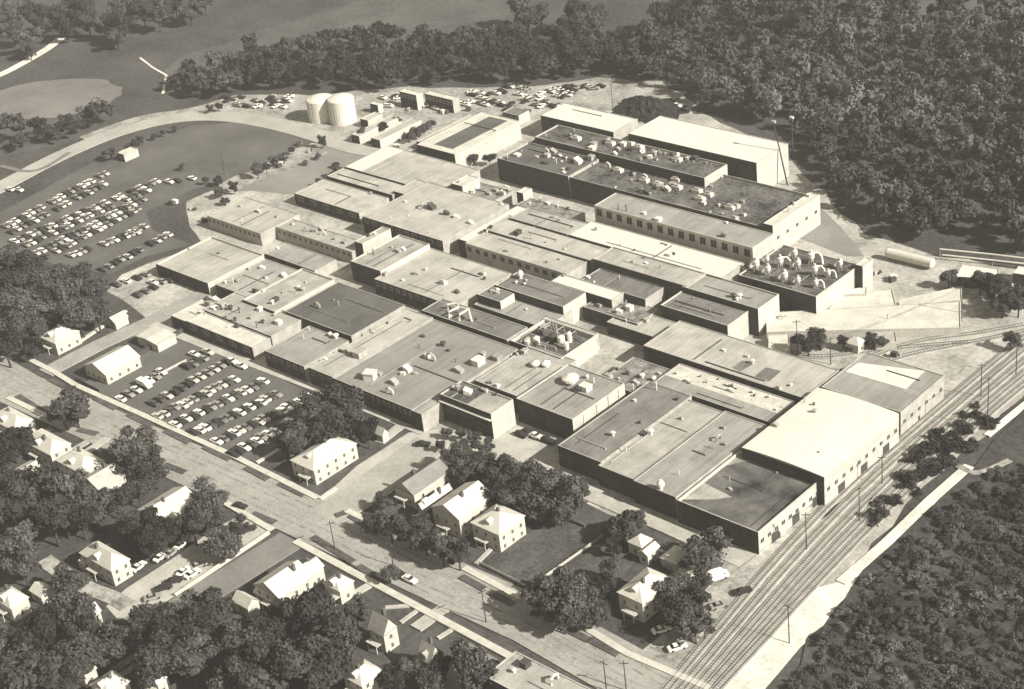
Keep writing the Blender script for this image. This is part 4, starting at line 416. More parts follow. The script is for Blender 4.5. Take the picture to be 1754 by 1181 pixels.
# ---------------------------------------------------------------- ground, roads
mb = MB(); mb.face([(-7000, -5000, 0), (7000, -5000, 0), (7000, 9000, 0), (-7000, 9000, 0)]); structure('ground', mb, ['g_base'])
def smooth_path(p, it=2):
    for _ in range(it):
        q = [p[0]]
        for a, b in zip(p, p[1:]): q += [(a[0]*.75+b[0]*.25, a[1]*.75+b[1]*.25), (a[0]*.25+b[0]*.75, a[1]*.25+b[1]*.75)]
        p = q + [p[-1]]
    return p
def offset(p, d):
    out = []
    for i, a in enumerate(p):
        u = Vector(p[min(i+1, len(p)-1)]) - Vector(p[max(i-1, 0)]); u.normalize(); out.append((a[0] - u.y*d, a[1] + u.x*d))
    return out
def ribbon(mb, p, wd, z0, z1, mi=0):
    L, R = offset(p, wd/2), offset(p, -wd/2)
    for i in range(len(p)-1):
        mb.face([(*R[i], z1), (*R[i+1], z1), (*L[i+1], z1), (*L[i], z1)], mi)
        if z1 - z0 > .05:
            mb.face([(*L[i], z0), (*L[i], z1), (*L[i+1], z1), (*L[i+1], z0)], mi); mb.face([(*R[i], z0), (*R[i+1], z0), (*R[i+1], z1), (*R[i], z1)], mi)
def ragged(poly, amt, seed):
    rr = random.Random(seed); out = []
    n = len(poly)
    for i in range(n):
        a, b = Vector(poly[i]), Vector(poly[(i+1) % n]); L = (b-a).length; k = max(1, int(L/9))
        nrm = Vector((-(b-a).y, (b-a).x)).normalized()
        for j in range(k):
            q = a + (b-a)*(j/k) + nrm*rr.uniform(-amt, amt); out.append((q.x, q.y))
    return out
Z = 0.0
from mathutils.geometry import tessellate_polygon
for i, (n, m, p) in enumerate(GROUND):
    Z += 0.012
    if n == 'meadow':
        for _ in range(2):
            q = []
            for a, b in zip(p, p[1:] + p[:1]): q += [(a[0]*.75+b[0]*.25, a[1]*.75+b[1]*.25), (a[0]*.25+b[0]*.75, a[1]*.25+b[1]*.75)]
            p = q
    if n not in ('car_park', 'parking_alley', 'forecourt', 'tarmac_apron', 'lawn'): p = ragged(p, 1.6, i)
    mb = MB()
    for t in tessellate_polygon([[Vector((*q, 0)) for q in p]]):
        a = [p[k] for k in t]
        if (a[1][0]-a[0][0])*(a[2][1]-a[0][1]) - (a[1][1]-a[0][1])*(a[2][0]-a[0][0]) < 0: a.reverse()
        mb.face([(*q, Z) for q in a])
    structure(n, mb, [m])
for n, m, wd, sm, p in ROADS:
    Z += 0.008; mb = MB(); ribbon(mb, smooth_path(p) if sm else p, wd, 0, Z)
    if n == 'main_road':
        for k, wk in ((-6.3, .5), (-4.1, .9), (-1.6, .7), (1.9, .8), (4.3, .9), (6.6, .5)): ribbon(mb, offset(p, k), wk, 0, Z+.003, 1)
    structure(n, mb, [m, 'g_roadd'])
for wd, p in WALKS:
    mb = MB(); ribbon(mb, p, wd, 0, Z + .13); structure('sidewalk', mb, ['g_walk'])
for wd, p in VERGES:
    mb = MB(); ribbon(mb, p, wd, 0, Z + .10); structure('grass_verge', mb, ['g_verge'])
for p in TRACKS:
    Z += .004; mb = MB(); p = smooth_path(p, 2); ribbon(mb, p, 2.7, 0, Z, 0)
    for s in (-.72, .72):
        ribbon(mb, offset(p, s), .11, 0, Z + .14, 1)
    for a, b in zip(p, p[1:]):
        a, b = Vector(a), Vector(b); L = (b-a).length; u = (b-a)/max(L, .01); v = Vector((-u.y, u.x)); k = int(L/.9)
        for i in range(k):
            c = a + u*(i+.5)*L/k; mb.face([(*(c-v*1.25-u*.16), Z+.02), (*(c-v*1.25+u*.16), Z+.02), (*(c+v*1.25+u*.16), Z+.02), (*(c+v*1.25-u*.16), Z+.02)][::-1], 2)
    structure('railway_track', mb, ['ballast', 'rail', 'sleeper'])
# ---------------------------------------------------------------- roof furniture prototypes (unit = 1 m)
def vmesh(kind):
    b = MB()
    if kind == 0: b.box(-.5, -.5, 0, .5, .5, .7); b.box(-.56, -.56, .7, .56, .56, .82, 0)
    if kind == 1: b.lathe(0, 0, [(.28, 0), (.28, .7), (.55, .75), (.5, .95), (0, 1.1)], 8)
    if kind == 2:
        b.face([(-.5, -.5, 0), (.5, -.5, 0), (.5, -.5, .5), (-.5, -.5, 1)]); b.face([(.5, .5, 0), (-.5, .5, 0), (-.5, .5, 1), (.5, .5, .5)])
        b.face([(.5, -.5, 0), (.5, .5, 0), (.5, .5, .5), (.5, -.5, .5)]); b.face([(-.5, .5, 0), (-.5, -.5, 0), (-.5, -.5, 1), (-.5, .5, 1)]); b.face([(-.5, -.5, 1), (.5, -.5, .5), (.5, .5, .5), (-.5, .5, 1)])
    if kind == 3: b.lathe(0, 0, [(.16, 0), (.16, 1.9), (.24, 1.95), (.24, 2.2), (0, 2.3)], 8)
    if kind == 4: b.tube([(-.6, 0, .0), (-.6, 0, .8), (0, 0, 1.1), (.6, 0, .8), (.6, 0, .2)], .17, 6)
    return b
VM = {(k, c): vmesh(k).mesh('roof_vent', [c]) for k in range(5) for c in ('vent_white', 'vent_grey', 'vent_dark')}
rv = random.Random(7)
def vent(roof, x, y, z, s, kind=None, colr=None):
    k = kind if kind is not None else rv.choice([0, 0, 1, 2, 2, 4] if s > 1.3 else [0, 1, 1, 3, 2])
    c = colr or rv.choice(['vent_white', 'vent_white', 'vent_grey', 'vent_grey', 'vent_dark'])
    return link('roof_vent', VM[(k, c)], roof, (x, y, z - .02), rv.choice([0, 0, math.pi/2, .4]), (s*rv.uniform(.9, 1.2), s*rv.uniform(.8, 1.2), s*rv.uniform(.8, 1.1)))
WM = {}
def window_mesh(wd, ht):
    k = (round(wd, 1), round(ht, 1))
    if k not in WM:
        b = MB(); wd, ht = k
        b.box(-wd/2, -.07, -ht/2, wd/2, 0, ht/2, 0, True); b.box(-wd/2+.12, -.10, -ht/2+.12, wd/2-.12, -.06, ht/2-.12, 1, True)
        b.box(-.04, -.12, -ht/2+.1, .04, -.09, ht/2-.1, 0)
        WM[k] = b.mesh('window', ['frame', 'glass'])
    return WM[k]
def cone_unit(roof, x, y, z, r, h, name='roof_ventilator'):
    b = MB(); b.lathe(0, 0, [(r*.55, 0), (r*.55, h*.35), (r, h*.4), (r, h*.7), (r*.3, h), (0, h*1.02)], 14)
    return b.build(name, ['vent_white'], roof, (x, y, z))
# ---------------------------------------------------------------- factory and other big buildings
def building(name, label, foot, z, rm, wm, o):
    par = o.get('par', .25); dk = z - par
    if isinstance(foot[0], tuple):
        cx = sum(p[0] for p in foot)/4; cy = sum(p[1] for p in foot)/4; P = [(p[0]-cx, p[1]-cy) for p in foot]
        ar = sum(P[i][0]*P[(i+1) % 4][1]-P[(i+1) % 4][0]*P[i][1] for i in range(4))
        if ar < 0: P.reverse()
        hw = hh = 0
    else:
        x0, y0, x1, y1 = foot; cx, cy = (x0+x1)/2, (y0+y1)/2; hw, hh = (x1-x0)/2, (y1-y0)/2
        P = [(-hw, -hh), (hw, -hh), (hw, hh), (-hw, hh)]
    root = bpy.data.objects.new(name, None); COL.objects.link(root); root.location = (cx, cy, 0)
    tag(root, label, {'factory_building': 'factory', 'storage_shed': 'shed'}.get(name, name.replace('_', ' ')), {'storage_shed': None}.get(name, None))
    b = MB(); n = 4
    t = .3; I = [(p[0]*(1-t/max(abs(p[0]), 1)), p[1]*(1-t/max(abs(p[1]), 1))) for p in P]
    for i in range(n):
        a, c = P[i], P[(i+1) % n]; d, e = I[i], I[(i+1) % n]
        b.face([(*a, 0), (*c, 0), (*c, z), (*a, z)], (0 if o.get('bright') else 1) if (c[0]-a[0]) > abs(c[1]-a[1]) else 0); b.face([(*a, z), (*c, z), (*e, z), (*d, z)]); b.face([(*e, dk-.05), (*d, dk-.05), (*d, z), (*e, z)])  # -Y walls take the colour darkened for shade, unless marked bright
    if o.get('arch'):
        A = o['arch']; N = 12
        prof = [(-hw + 2*hw*k/N, z + A*math.sin(math.pi*k/N)**.8) for k in range(N+1)]
        for s in (-1, 1):
            pts = [(x, s*(hh-.02), zz) for x, zz in prof]; b.face(pts if s > 0 else list(reversed(pts)))
    wall = b.build('wall', [wm, 'wall_shade'], root)
    r = MB()
    if o.get('arch'):
        for (xa, za), (xb, zb) in zip(prof, prof[1:]): r.face([(xa, -hh, za+.02), (xb, -hh, zb+.02), (xb, hh, zb+.02), (xa, hh, za+.02)])
    else: r.face([(*p, dk) for p in I])
    mats = [rm]
    roof = None
    if o.get('strip') and hw:
        m2, f0, f1 = o['strip']; mats.append(m2); e = .35
        if label.startswith('two storey'): r.box(-hw+e, -hh+e, dk, -hw+2*hw*f1, hh-e, dk+.06, 1)
        else: r.box(-hw+e, -hh+e, dk, hw-e, -hh+2*hh*f1, dk+.06, 1)
    if o.get('edges'):
        mats.append('rw2'); e = .31
        r.box(-hw+e, -hh+4, dk, -hw+6, hh-e, dk+.10, 1); r.box(hw-5, -hh+4, dk, hw-e, hh-e, dk+.11, 1); r.box(-hw+e, -hh+e, dk, hw-e, -hh+3.95, dk+.09, 1); r.box(-hw+6.05, hh-2, dk, hw-5.05, hh-e, dk+.08, 1)
    if o.get('edgew'):
        mats.append('rw'); r.box(-hw+.31, -hh+.31, dk, -hw+9.5, hh-.31, dk+.08, 1)
    roof = r.build('roof', mats, root)
    for key in ('patch', 'patch2'):
        if key in o:
            m2, pp = o[key]; q = MB(); pp = [(p[0]-cx, p[1]-cy) for p in pp]
            if sum(pp[i][0]*pp[(i+1) % len(pp)][1]-pp[(i+1) % len(pp)][0]*pp[i][1] for i in range(len(pp))) < 0: pp.reverse()
            q.prism(pp, dk, dk+.09); q.build('roof_patch', [m2], roof)
    def zr(x, y):
        if not o.get('arch'): return dk
        k = min(max((x+hw)/(2*hw), 0), 1); return z + o['arch']*math.sin(math.pi*k)**.8
    for (x, y, s) in o.get('vents', []):
        x -= cx; y -= cy
        if hw: x = max(-hw+.8, min(hw-.8, x)); y = max(-hh+.8, min(hh-.8, y))
        vent(roof, x, y, zr(x, y), s)
    for k in range(o.get('vsc', 0)):
        vent(roof, rv.uniform(-hw+1, hw-1), rv.uniform(-hh+1, hh-1), dk, rv.choice([.7, 1, 1.4, 2.0]), colr=rv.choice(['vent_white', 'vent_grey', 'vent_grey', 'vent_dark']))
    for (x, y) in o.get('bigv', []):
        x = max(-hw+2, min(hw-2, x-cx)); y = max(-hh+2, min(hh-2, y-cy)); u = MB(); u.box(-1.9, -1.1, 0, 1.9, 1.1, 1.3, 0); u.box(-1.2, -.7, 1.3, 1.0, .7, 1.8, 1)
        u.build('ventilator_box', ['vent_white', 'vent_grey'], roof, (x, y, dk-.02))
    if hw and min(hw, hh) > 4.5 and not o.get('arch') and z < 12:
        for k in range(rv.choice([1, 1, 2, 3])):
            d = MB(); y = rv.uniform(-hh*.8, hh*.8); xa = rv.uniform(-hw*.9, 0); xb = rv.uniform(0, hw*.9)
            if rv.random() < .5: q = [(xa, y, dk+.25), (xb, y, dk+.25), (xb, y + rv.uniform(-2, 2), dk+.25)]
            else: x = rv.uniform(-hw*.8, hw*.8); q = [(x, -hh*.85, dk+.25), (x, rv.uniform(0, hh*.85), dk+.25)]
            q = [(max(-hw+.6, min(hw-.6, a)), max(-hh+.6, min(hh-.6, b)), c) for a, b, c in q]
            d.tube(q, rv.choice([.10, .16]), 6); d.build('roof_pipe', [rv.choice(['vent_dark', 'vent_grey', 'vent_dark'])], roof)
    for (x, y) in o.get('domes', []): cone_unit(roof, x-cx, y-cy, dk, 1.6, 2.0)
    if 'bigdome' in o: cone_unit(roof, o['bigdome'][0]-cx, o['bigdome'][1]-cy, dk, 2.7, 2.8)
    if 'cone' in o: cone_unit(roof, o['cone'][0]-cx, o['cone'][1]-cy, dk, 1.1, 3.2)
    # windows
    if hw and o.get('wy'):
        k = o['wy']; ht = o.get('wyh', 1.6); wd = min(2*hw/k*.55, 3.4)
        for i in range(k):
            x = -hw + (i+.5)*2*hw/k; link('window', window_mesh(wd, ht), wall, (x, -hh, z - .9 - ht/2))
    if hw and o.get('wx'):
        k = o['wx']; ht = 1.5
        for i in range(k):
            y = -hh + (i+.5)*2*hh/k; link('window', window_mesh(1.6, ht), wall, (hw, y, z*.52), math.pi/2)
            if o.get('wxl') and i % 3 == 1:
                d = MB(); d.box(-.06, -1.7, 0, .06, 1.7, 3.2, 0); link('loading_door', d.mesh('loading_door', ['vent_dark']), wall, (hw, y+2.6, .02))
    if hw and o.get('band'):
        d = MB(); d.box(-hw+1, -.15, 0, hw-.8, 0, 1.7, 0, True); d.build('window_band', ['glass'], wall, (0, -hh, 4.6))
        d = MB(); d.box(-hw, -.9, 0, hw, 0, .25, 0, True); d.build('canopy', ['vent_white'], wall, (0, -hh, 6.9))
        d = MB(); d.box(-hw+1, -.15, 0, hw-4, 0, 1.8, 0, True); d.build('window_band', ['glass'], wall, (0, -hh, 1.0))
    if o.get('ladder'):
        d = MB()
        d.box(0, -.25, 0, .22, .25, z-.5, 0); pme = d.mesh('pilaster', ['ww'])
        for y in (-hh*.6, -hh*.1, hh*.35, hh*.75): link('pilaster', pme, wall, (hw, y, 0))
        d = MB(); d.box(0, hh*.82, 0, .12, hh*.97, 3.6, 0); d.build('door', ['vent_dark'], wall, (hw, 0, .02))
    if o.get('ducts'):
        d = MB(); zz = dk + 2.2
        L = [[(-4, 3, dk), (-4, 3, zz), (-1, 1, zz+.3), (3, 1.5, zz+.3), (6, -1, zz), (6.5, -1, dk)], [(-1, 1, zz+.3), (-2, -3, zz), (-2, -3.2, dk)], [(3, 1.5, zz+.3), (2.5, -2.5, zz), (2.4, -2.8, dk)], [(-4, 3, zz), (-6.5, 1, zz-.3), (-6.6, 1, dk)]]
        for q in L: d.tube(q, .38, 8)
        d.build('exhaust_duct', ['vent_white'], roof, (-hw*.30, -hh*.1, 0))
    if o.get('tanks'):
        rt = random.Random(3)
        for k in range(9):
            d = MB(); rr = rt.uniform(.7, 1.5); h = rt.uniform(1.0, 3.4); d.lathe(0, 0, [(rr, 0), (rr, h), (rr*.3, h+.4), (0, h+.45)], 12)
            d.build('tank', [rt.choice(['vent_grey', 'vent_white', 'vent_dark'])], roof, (rt.uniform(-hw*.7, hw*.75), rt.uniform(-hh*.75, hh*.5), dk-.02))
        d = MB()
        for k in range(14):
            a = Vector((rt.uniform(-hw*.8, hw*.8), rt.uniform(-hh*.8, hh*.6), dk+rt.uniform(.5, 3)))
            c = a + (Vector((rt.uniform(3, 7), 0, 0)) if k % 2 else Vector((0, rt.uniform(2, 6), 0)))
            c.x = min(c.x, hw-1); c.y = min(c.y, hh-1)
            d.tube([(a.x, a.y, dk), a, c, (c.x, c.y, dk)], .13, 6)
        for k in range(3): d.tube([(-2+k*1.3, 2, dk), (-2.4+k*1.3, 2, dk+5.5)], .2, 6)
        d.build('pipework', ['vent_grey'], roof)
    if o.get('cyc'):
        rt = random.Random(5); c = 0
        for i in range(5):
            for j in range(3):
                if rt.random() < .13: continue
                x = -hw*.82 + i*hw*1.6/4 + rt.uniform(-1, 1); y = -hh*.6 + j*hh*1.15/2 + rt.uniform(-1.2, 1.2); s = rt.uniform(.8, 1.25)
                d = MB(); d.lathe(0, 0, [(.15*s, .4), (.9*s, 2.0*s), (.9*s, 3.2*s), (.35*s, 3.5*s), (.35*s, 4.2*s), (0, 4.3*s)], 12)
                q = rt.choice([-1, 1]); d.tube([(0, .8*s, 2.9*s), (q*1.2*s, 1.6*s, 3.0*s), (q*2.4*s, 1.4*s, 2.2*s), (q*3.0*s, 1.0*s, .2)], .36*s, 8)
                for a in range(3): d.tube([(.7*s*math.cos(a*2.1), .7*s*math.sin(a*2.1), 0), (.7*s*math.cos(a*2.1), .7*s*math.sin(a*2.1), 2.0*s)], .08, 4)
                d.build('cyclone_collector', ['vent_white'], roof, (x, y, dk-.02))
    return root
for row in BUILDINGS: building(*row)
# ---------------------------------------------------------------- houses
rh = random.Random(11)
def house(label, x0, y0, x1, y1, z, rd, ax, rm, kind):
    cx, cy, hw, hh = (x0+x1)/2, (y0+y1)/2, (x1-x0)/2, (y1-y0)/2
    garage = 'garage' in label or 'hut' in label or 'shed' in label
    name = 'garage' if 'garage' in label else ('hut' if garage else ('cottage' if 'cottage' in label else 'house'))
    root = bpy.data.objects.new(name, None); COL.objects.link(root); root.location = (cx, cy, 0); tag(root, label, name)
    e = .35; wx, wy = hw-e, hh-e
    b = MB(); b.prism([(-wx, -wy), (wx, -wy), (wx, wy), (-wx, wy)], 0, z)
    sw = ax == 'y'
    if kind == 'gable':
        if sw:
            for s in (-1, 1):
                p = [(-wx, s*(wy-.01), z), (wx, s*(wy-.01), z), (0, s*(wy-.01), z+rd*.94)]; b.face(p if s < 0 else list(reversed(p)))
        else:
            for s in (-1, 1):
                p = [(s*(wx-.01), -wy, z), (s*(wx-.01), wy, z), (s*(wx-.01), 0, z+rd*.94)]; b.face(p if s > 0 else list(reversed(p)))
    wall = b.build('wall', ['house_wall'], root)
    r = MB(); zt = z + rd
    A, B_, C_, D_ = (-hw, -hh, z-.1), (hw, -hh, z-.1), (hw, hh, z-.1), (-hw, hh, z-.1)
    if sw:
        k = min(hw, hh*.8) if kind == 'hip' else 0; p, q = (0, -hh+k, zt), (0, hh-k, zt)
        r.face([B_, C_, q, p]); r.face([D_, A, p, q])
        if kind == 'hip': r.face([A, B_, p]); r.face([C_, D_, q])
    else:
        k = min(hh, hw*.8) if kind == 'hip' else 0; p, q = (-hw+k, 0, zt), (hw-k, 0, zt)
        r.face([A, B_, q, p]); r.face([C_, D_, p, q])
        if kind == 'hip': r.face([D_, A, p]); r.face([B_, C_, q])
    r.face([D_, C_, B_, A])
    roof = r.build('roof', [rm], root)
    if not garage and z > 4.2:
        c = MB(); c.box(-.4, -.4, 0, .4, .4, 2.0); c.build('chimney', ['chimney'], roof, (rh.uniform(-.3, .3)*hw, rh.uniform(-.3, .5)*hh, zt-1.0))
        if kind == 'hip' or rh.random() < .5:
            d = MB(); d.box(-.9, -.8, 0, .9, .8, 1.2); d.face([(-1.1, -1, 1.2), (1.1, -1, 1.2), (0, -1, 1.8)]); d.face([(-1.1, -1, 1.2), (0, -1, 1.8), (0, 1, 1.8), (-1.1, 1, 1.2)]); d.face([(1.1, -1, 1.2), (1.1, 1, 1.2), (0, 1, 1.8), (0, -1, 1.8)])
            dm = d.build('dormer', [rm], roof, (0, -hh*.62, z+rd*.18))
        pr = MB(); pr.box(-min(2.2, wx*.8), -1.8, 2.5, min(2.2, wx*.8), 0, 2.75, 0, True)
        for s in (-1, 1): pr.box(s*1.6-.1, -1.7, 0, s*1.6+.1, -1.5, 2.5, 0)
        pr.build('porch', ['house_wall'], root, (rh.uniform(-.3, .3)*wx, -wy, 0))
    ni = max(1, int(wx*2/3)); nj = max(1, int(wy*2/3))
    if not garage:
        for lv in ([1.5, 4.2] if z > 5 else [1.6]):
            for i in range(ni): link('window', window_mesh(1.0, 1.4), wall, (-wx+(i+.5)*2*wx/ni, -wy, lv))
            for j in range(nj): link('window', window_mesh(1.0, 1.4), wall, (wx, -wy+(j+.5)*2*wy/nj, lv), math.pi/2)
    else:
        d = MB(); d.box(-min(1.2, wx*.6), -.08, 0, min(1.2, wx*.6), 0, 2.1, 0); d.build('door', ['vent_grey'], wall, (0, -wy, .02))
for row in HOUSES: house(*row)
# ---------------------------------------------------------------- cars
def car_mb(van=False):
    b = MB()
    def loft(secs, mi):
        for (xa, wa, za0, za1), (xb, wb, zb0, zb1) in zip(secs, secs[1:]):
            for s in (-1, 1):
                f = [(xa, s*wa, za0), (xb, s*wb, zb0), (xb, s*wb, zb1), (xa, s*wa, za1)]; b.face(f if s < 0 else list(reversed(f)), mi)
            b.face([(xa, -wa, za1), (xb, -wb, zb1), (xb, wb, zb1), (xa, wa, za1)], mi)
        xa, wa, z0, z1 = secs[0]; b.face([(xa, wa, z0), (xa, -wa, z0), (xa, -wa, z1), (xa, wa, z1)], mi)
        xa, wa, z0, z1 = secs[-1]; b.face([(xa, -wa, z0), (xa, wa, z0), (xa, wa, z1), (xa, -wa, z1)], mi)
    if van:
        loft([(-2.5, .85, .35, 1.5), (-2.35, .95, .3, 2.1), (1.2, .98, .3, 2.15), (1.9, .95, .3, 1.3), (2.5, .85, .35, 1.05)], 0)
        b.box(1.25, -.99, 1.3, 1.55, .99, 1.75, 1, True)
    else:
        loft([(-2.5, .80, .38, .78), (-2.3, .92, .3, .92), (-1.3, .95, .28, .98), (.9, .95, .28, .98), (2.2, .90, .3, .88), (2.5, .78, .38, .72)], 0)
        loft([(-1.65, .80, .96, .98), (-1.05, .72, .96, 1.40), (.15, .72, .96, 1.42), (.85, .80, .96, .98)], 1)
        b.box(-1.0, -.70, 1.40, .1, .70, 1.47, 0)
    return b
def wheel_mb():
    b = MB(); n = 10
    R_ = [[(.34*math.cos(2*math.pi*k/n), y, .34*math.sin(2*math.pi*k/n)) for k in range(n)] for y in (-.11, .11)]
    for k in range(n): b.face([R_[0][k], R_[0][(k+1) % n], R_[1][(k+1) % n], R_[1][k]])
    b.face(list(reversed(R_[0]))); b.face(R_[1]); return b
wm_ = wheel_mb()
def car_mesh(van=False):
    b = car_mb(van)
    for x in (-1.5, 1.5):
        for y in (-.86, .86):
            i = len(b.v); b.v += [(p[0]+x, p[1]+y, p[2]+.34) for p in wm_.v]; b.f += [tuple(k+i for k in f) for f in wm_.f]; b.m += [2]*len(wm_.f)
    return b
CM = {c: [car_mesh().mesh('parked_car', [m, 'glass', 'tyre']) for m in ms] for c, ms in dict(w=['car_w', 'car_w', 'car_c'], g=['car_g', 'car_m', 'car_g'], d=['car_d', 'car_d', 'car_k']).items()}
CNAME = {'w': 'white', 'g': 'grey', 'd': 'dark'}
rc = random.Random(21)
for lot, phrase, a, b_, pat in CAR_ROWS:
    n = len(pat); cnt = {}; grp = f'cars parked in the {lot} car park'
    L = math.hypot(b_[0]-a[0], b_[1]-a[1])
    for i, ch in enumerate(pat):
        if ch == '-': continue
        k = cnt.get(ch, 0); cnt[ch] = k + 1
        t = i/max(1, n-1); x = a[0]+(b_[0]-a[0])*t; y = a[1]+(b_[1]-a[1])*t
        o = link('parked_car', rc.choice(CM[ch]), None, (x+rc.uniform(-.5, .5), y+rc.uniform(-.12, .12), Z*.5), rc.choice([0, math.pi])+rc.uniform(-.05, .05), (rc.uniform(.96, 1.12), .96, rc.uniform(.95, 1.10)))
        o.location.z = .30
        tag(o, f'{ordinal(k)} {CNAME[ch]} car along the {phrase}, {lot} car park', 'car', grp)
def full_car(label, x, y, rot, c):
    van = c in 'WD'; cc = c.lower()
    root = bpy.data.objects.new('delivery_van' if van else 'parked_car', None); COL.objects.link(root); root.location = (x, y, .42); root.rotation_euler.z = math.radians(rot)
    tag(root, label, 'van' if van else 'car')
    if c == 'W': root.scale = (1.25, 1.15, 1.2)
    b = car_mb(van); body = MB(); cab = MB()
    for f, m in zip(b.f, b.m): (cab if m == 1 else body).face([b.v[i] for i in f], 0)
    body.build('body', ['car_'+cc], root); cab.build('windows', ['glass'], root)
    me = WHEEL
    for xx in (-1.5, 1.5):
        for yy in (-.86, .86): link('wheel', me, root, (xx, yy, .34))
    for xx in (-2.55, 2.5):
        u = MB(); u.box(xx, -.85, .35, xx+.08, .85, .5, 0, True); u.build('bumper', ['vent_grey'], root)
WHEEL = wheel_mb().mesh('wheel', ['tyre'])
for row in CARS: full_car(*row)
mb = MB(); cb = car_mesh()
for x, y, r in X['rear']:                                 # the far rows beyond the factory, smallest in view
    c = rc.choice([0, 0, 1, 2, 2]); a = math.radians(r)+rc.uniform(-.2, .2); ca, sa = math.cos(a), math.sin(a)
    for f, m in zip(cb.f, cb.m): mb.face([(x+cb.v[i][0]*ca-cb.v[i][1]*sa, y+cb.v[i][0]*sa+cb.v[i][1]*ca, .3+cb.v[i][2]) for i in f], c if m == 0 else m+2)
o = mb.build('distant_cars', ['car_w', 'car_g', 'car_d', 'glass', 'tyre']); o['kind'] = 'stuff'
# ---------------------------------------------------------------- trees
def ico(sub):
    import bmesh
    bm = bmesh.new(); bmesh.ops.create_icosphere(bm, subdivisions=sub, radius=1); v = np.array([p.co[:] for p in bm.verts]); f = np.array([[q.index for q in t.verts] for t in bm.faces]); bm.free(); return v, f
ICO1, ICO2 = ico(1), ico(2)
def crown_arrays(rng, lobes, leaves, ls, base=ICO2):
    V = []; T = []; Qd = []; off = 0
    cs = []
    for k in range(lobes):
        a = rng.uniform(0, 2*np.pi); rr = rng.uniform(.25, .74) if k else 0; zz = rng.uniform(-.4, .62) if k else .05
        cs.append((np.array([rr*np.cos(a), rr*np.sin(a), zz]), rng.uniform(.20, .44) if k else .55))
    for c, r in cs:
        v = base[0]*(r*.74)*rng.uniform(.75, 1.15, (len(base[0]), 1)) + c
        V.append(v); T.append(base[1] + off); off += len(v)
    LV = []
    for k in range(leaves):
        c, r = cs[rng.integers(len(cs))]
        d = rng.normal(size=3); d[2] = abs(d[2])*.9 + d[2]*.1; d /= np.linalg.norm(d)
        p = c + d*r*rng.uniform(.72, 1.30)
        nrm = d + rng.normal(size=3)*.55; nrm /= np.linalg.norm(nrm)
        u = np.cross(nrm, rng.normal(size=3)); u /= np.linalg.norm(u); w_ = np.cross(nrm, u); s = ls*rng.uniform(.6, 1.3)
        LV += [p-u*s-w_*s*.7, p+u*s-w_*s*.6, p+u*s*.9+w_*s*.7, p-u*s*.8+w_*s*.6]
    LV = np.array(LV); q = np.arange(len(LV)).reshape(-1, 4) + off
    V.append(LV)
    return np.vstack(V), np.vstack(T), q
def np_mesh(name, V, T, Qd, m, tone=None):
    me = bpy.data.meshes.new(name); me.vertices.add(len(V)); me.vertices.foreach_set('co', V.astype(np.float32).ravel())
    nl = T.size + Qd.size; me.loops.add(nl); me.loops.foreach_set('vertex_index', np.concatenate([T.ravel(), Qd.ravel()]).astype(np.int32))
    ls = np.concatenate([np.arange(len(T))*3, T.size + np.arange(len(Qd))*4]).astype(np.int32)
    me.polygons.add(len(ls)); me.polygons.foreach_set('loop_start', ls)
    me.materials.append(MATS[m]); me.update(calc_edges=True); me.validate()
    if tone is not None:
        at = me.attributes.new('tone', 'FLOAT', 'POINT'); at.data.foreach_set('value', tone.astype(np.float32))
    return me
rng = np.random.default_rng(12)
CROWNS = []
for k in range(9):
    V_, T_, Q_ = crown_arrays(rng, int(rng.integers(9, 17)), 2600 if k < 7 else 1300, .052 if k % 2 else .066); V_ *= np.array([[1, 1, .85 if k not in (3, 6) else 1.25]]) * (1.08 if k not in (3, 6) else .9)
    CROWNS.append(np_mesh('crown', V_, T_, Q_, 'leaf'))
tb = MB(); tb.tube([(0, 0, 0), (.02, 0, .5), (0, .03, 1.1)], [.07, .05, .03], 7)
for a in range(5): tb.tube([(0, 0, .5+.08*a), (.35*math.cos(a*1.3), .35*math.sin(a*1.3), .95+.06*a)], [.03, .012], 5)
TRUNK = tb.mesh('trunk', ['trunk'])
rt_ = random.Random(2)
for phrase, name, L in TREES:
    for i, (x, y, r) in enumerate(L):
        root = bpy.data.objects.new(name, None); COL.objects.link(root); root.location = (x, y, 0)
        tag(root, f'{ordinal(i)} from left of the {phrase}' if len(L) > 1 else phrase, 'tree', phrase if len(L) > 1 else None)
        link('trunk', TRUNK, root, (0, 0, 0), rt_.uniform(0, 6), (r, r, r*1.0))
        link('crown', rt_.choice(CROWNS), root, (0, 0, r*1.15), rt_.uniform(0, 6.28), (r*rt_.uniform(.88, 1.05), r*rt_.uniform(.88, 1.05), r*rt_.uniform(.85, 1.1)))
def inside(x, y, P):
    c = np.zeros(len(x), bool); n = len(P)
    for i in range(n):
        xi, yi = P[i]; xj, yj = P[i-1]
        c ^= ((yi > y) != (yj > y)) & (x < (xj-xi)*(y-yi)/(yj-yi+1e-12)+xi)
    return c
FP = [crown_arrays(rng, 6, 300, .105, ICO1) for _ in range(10)]
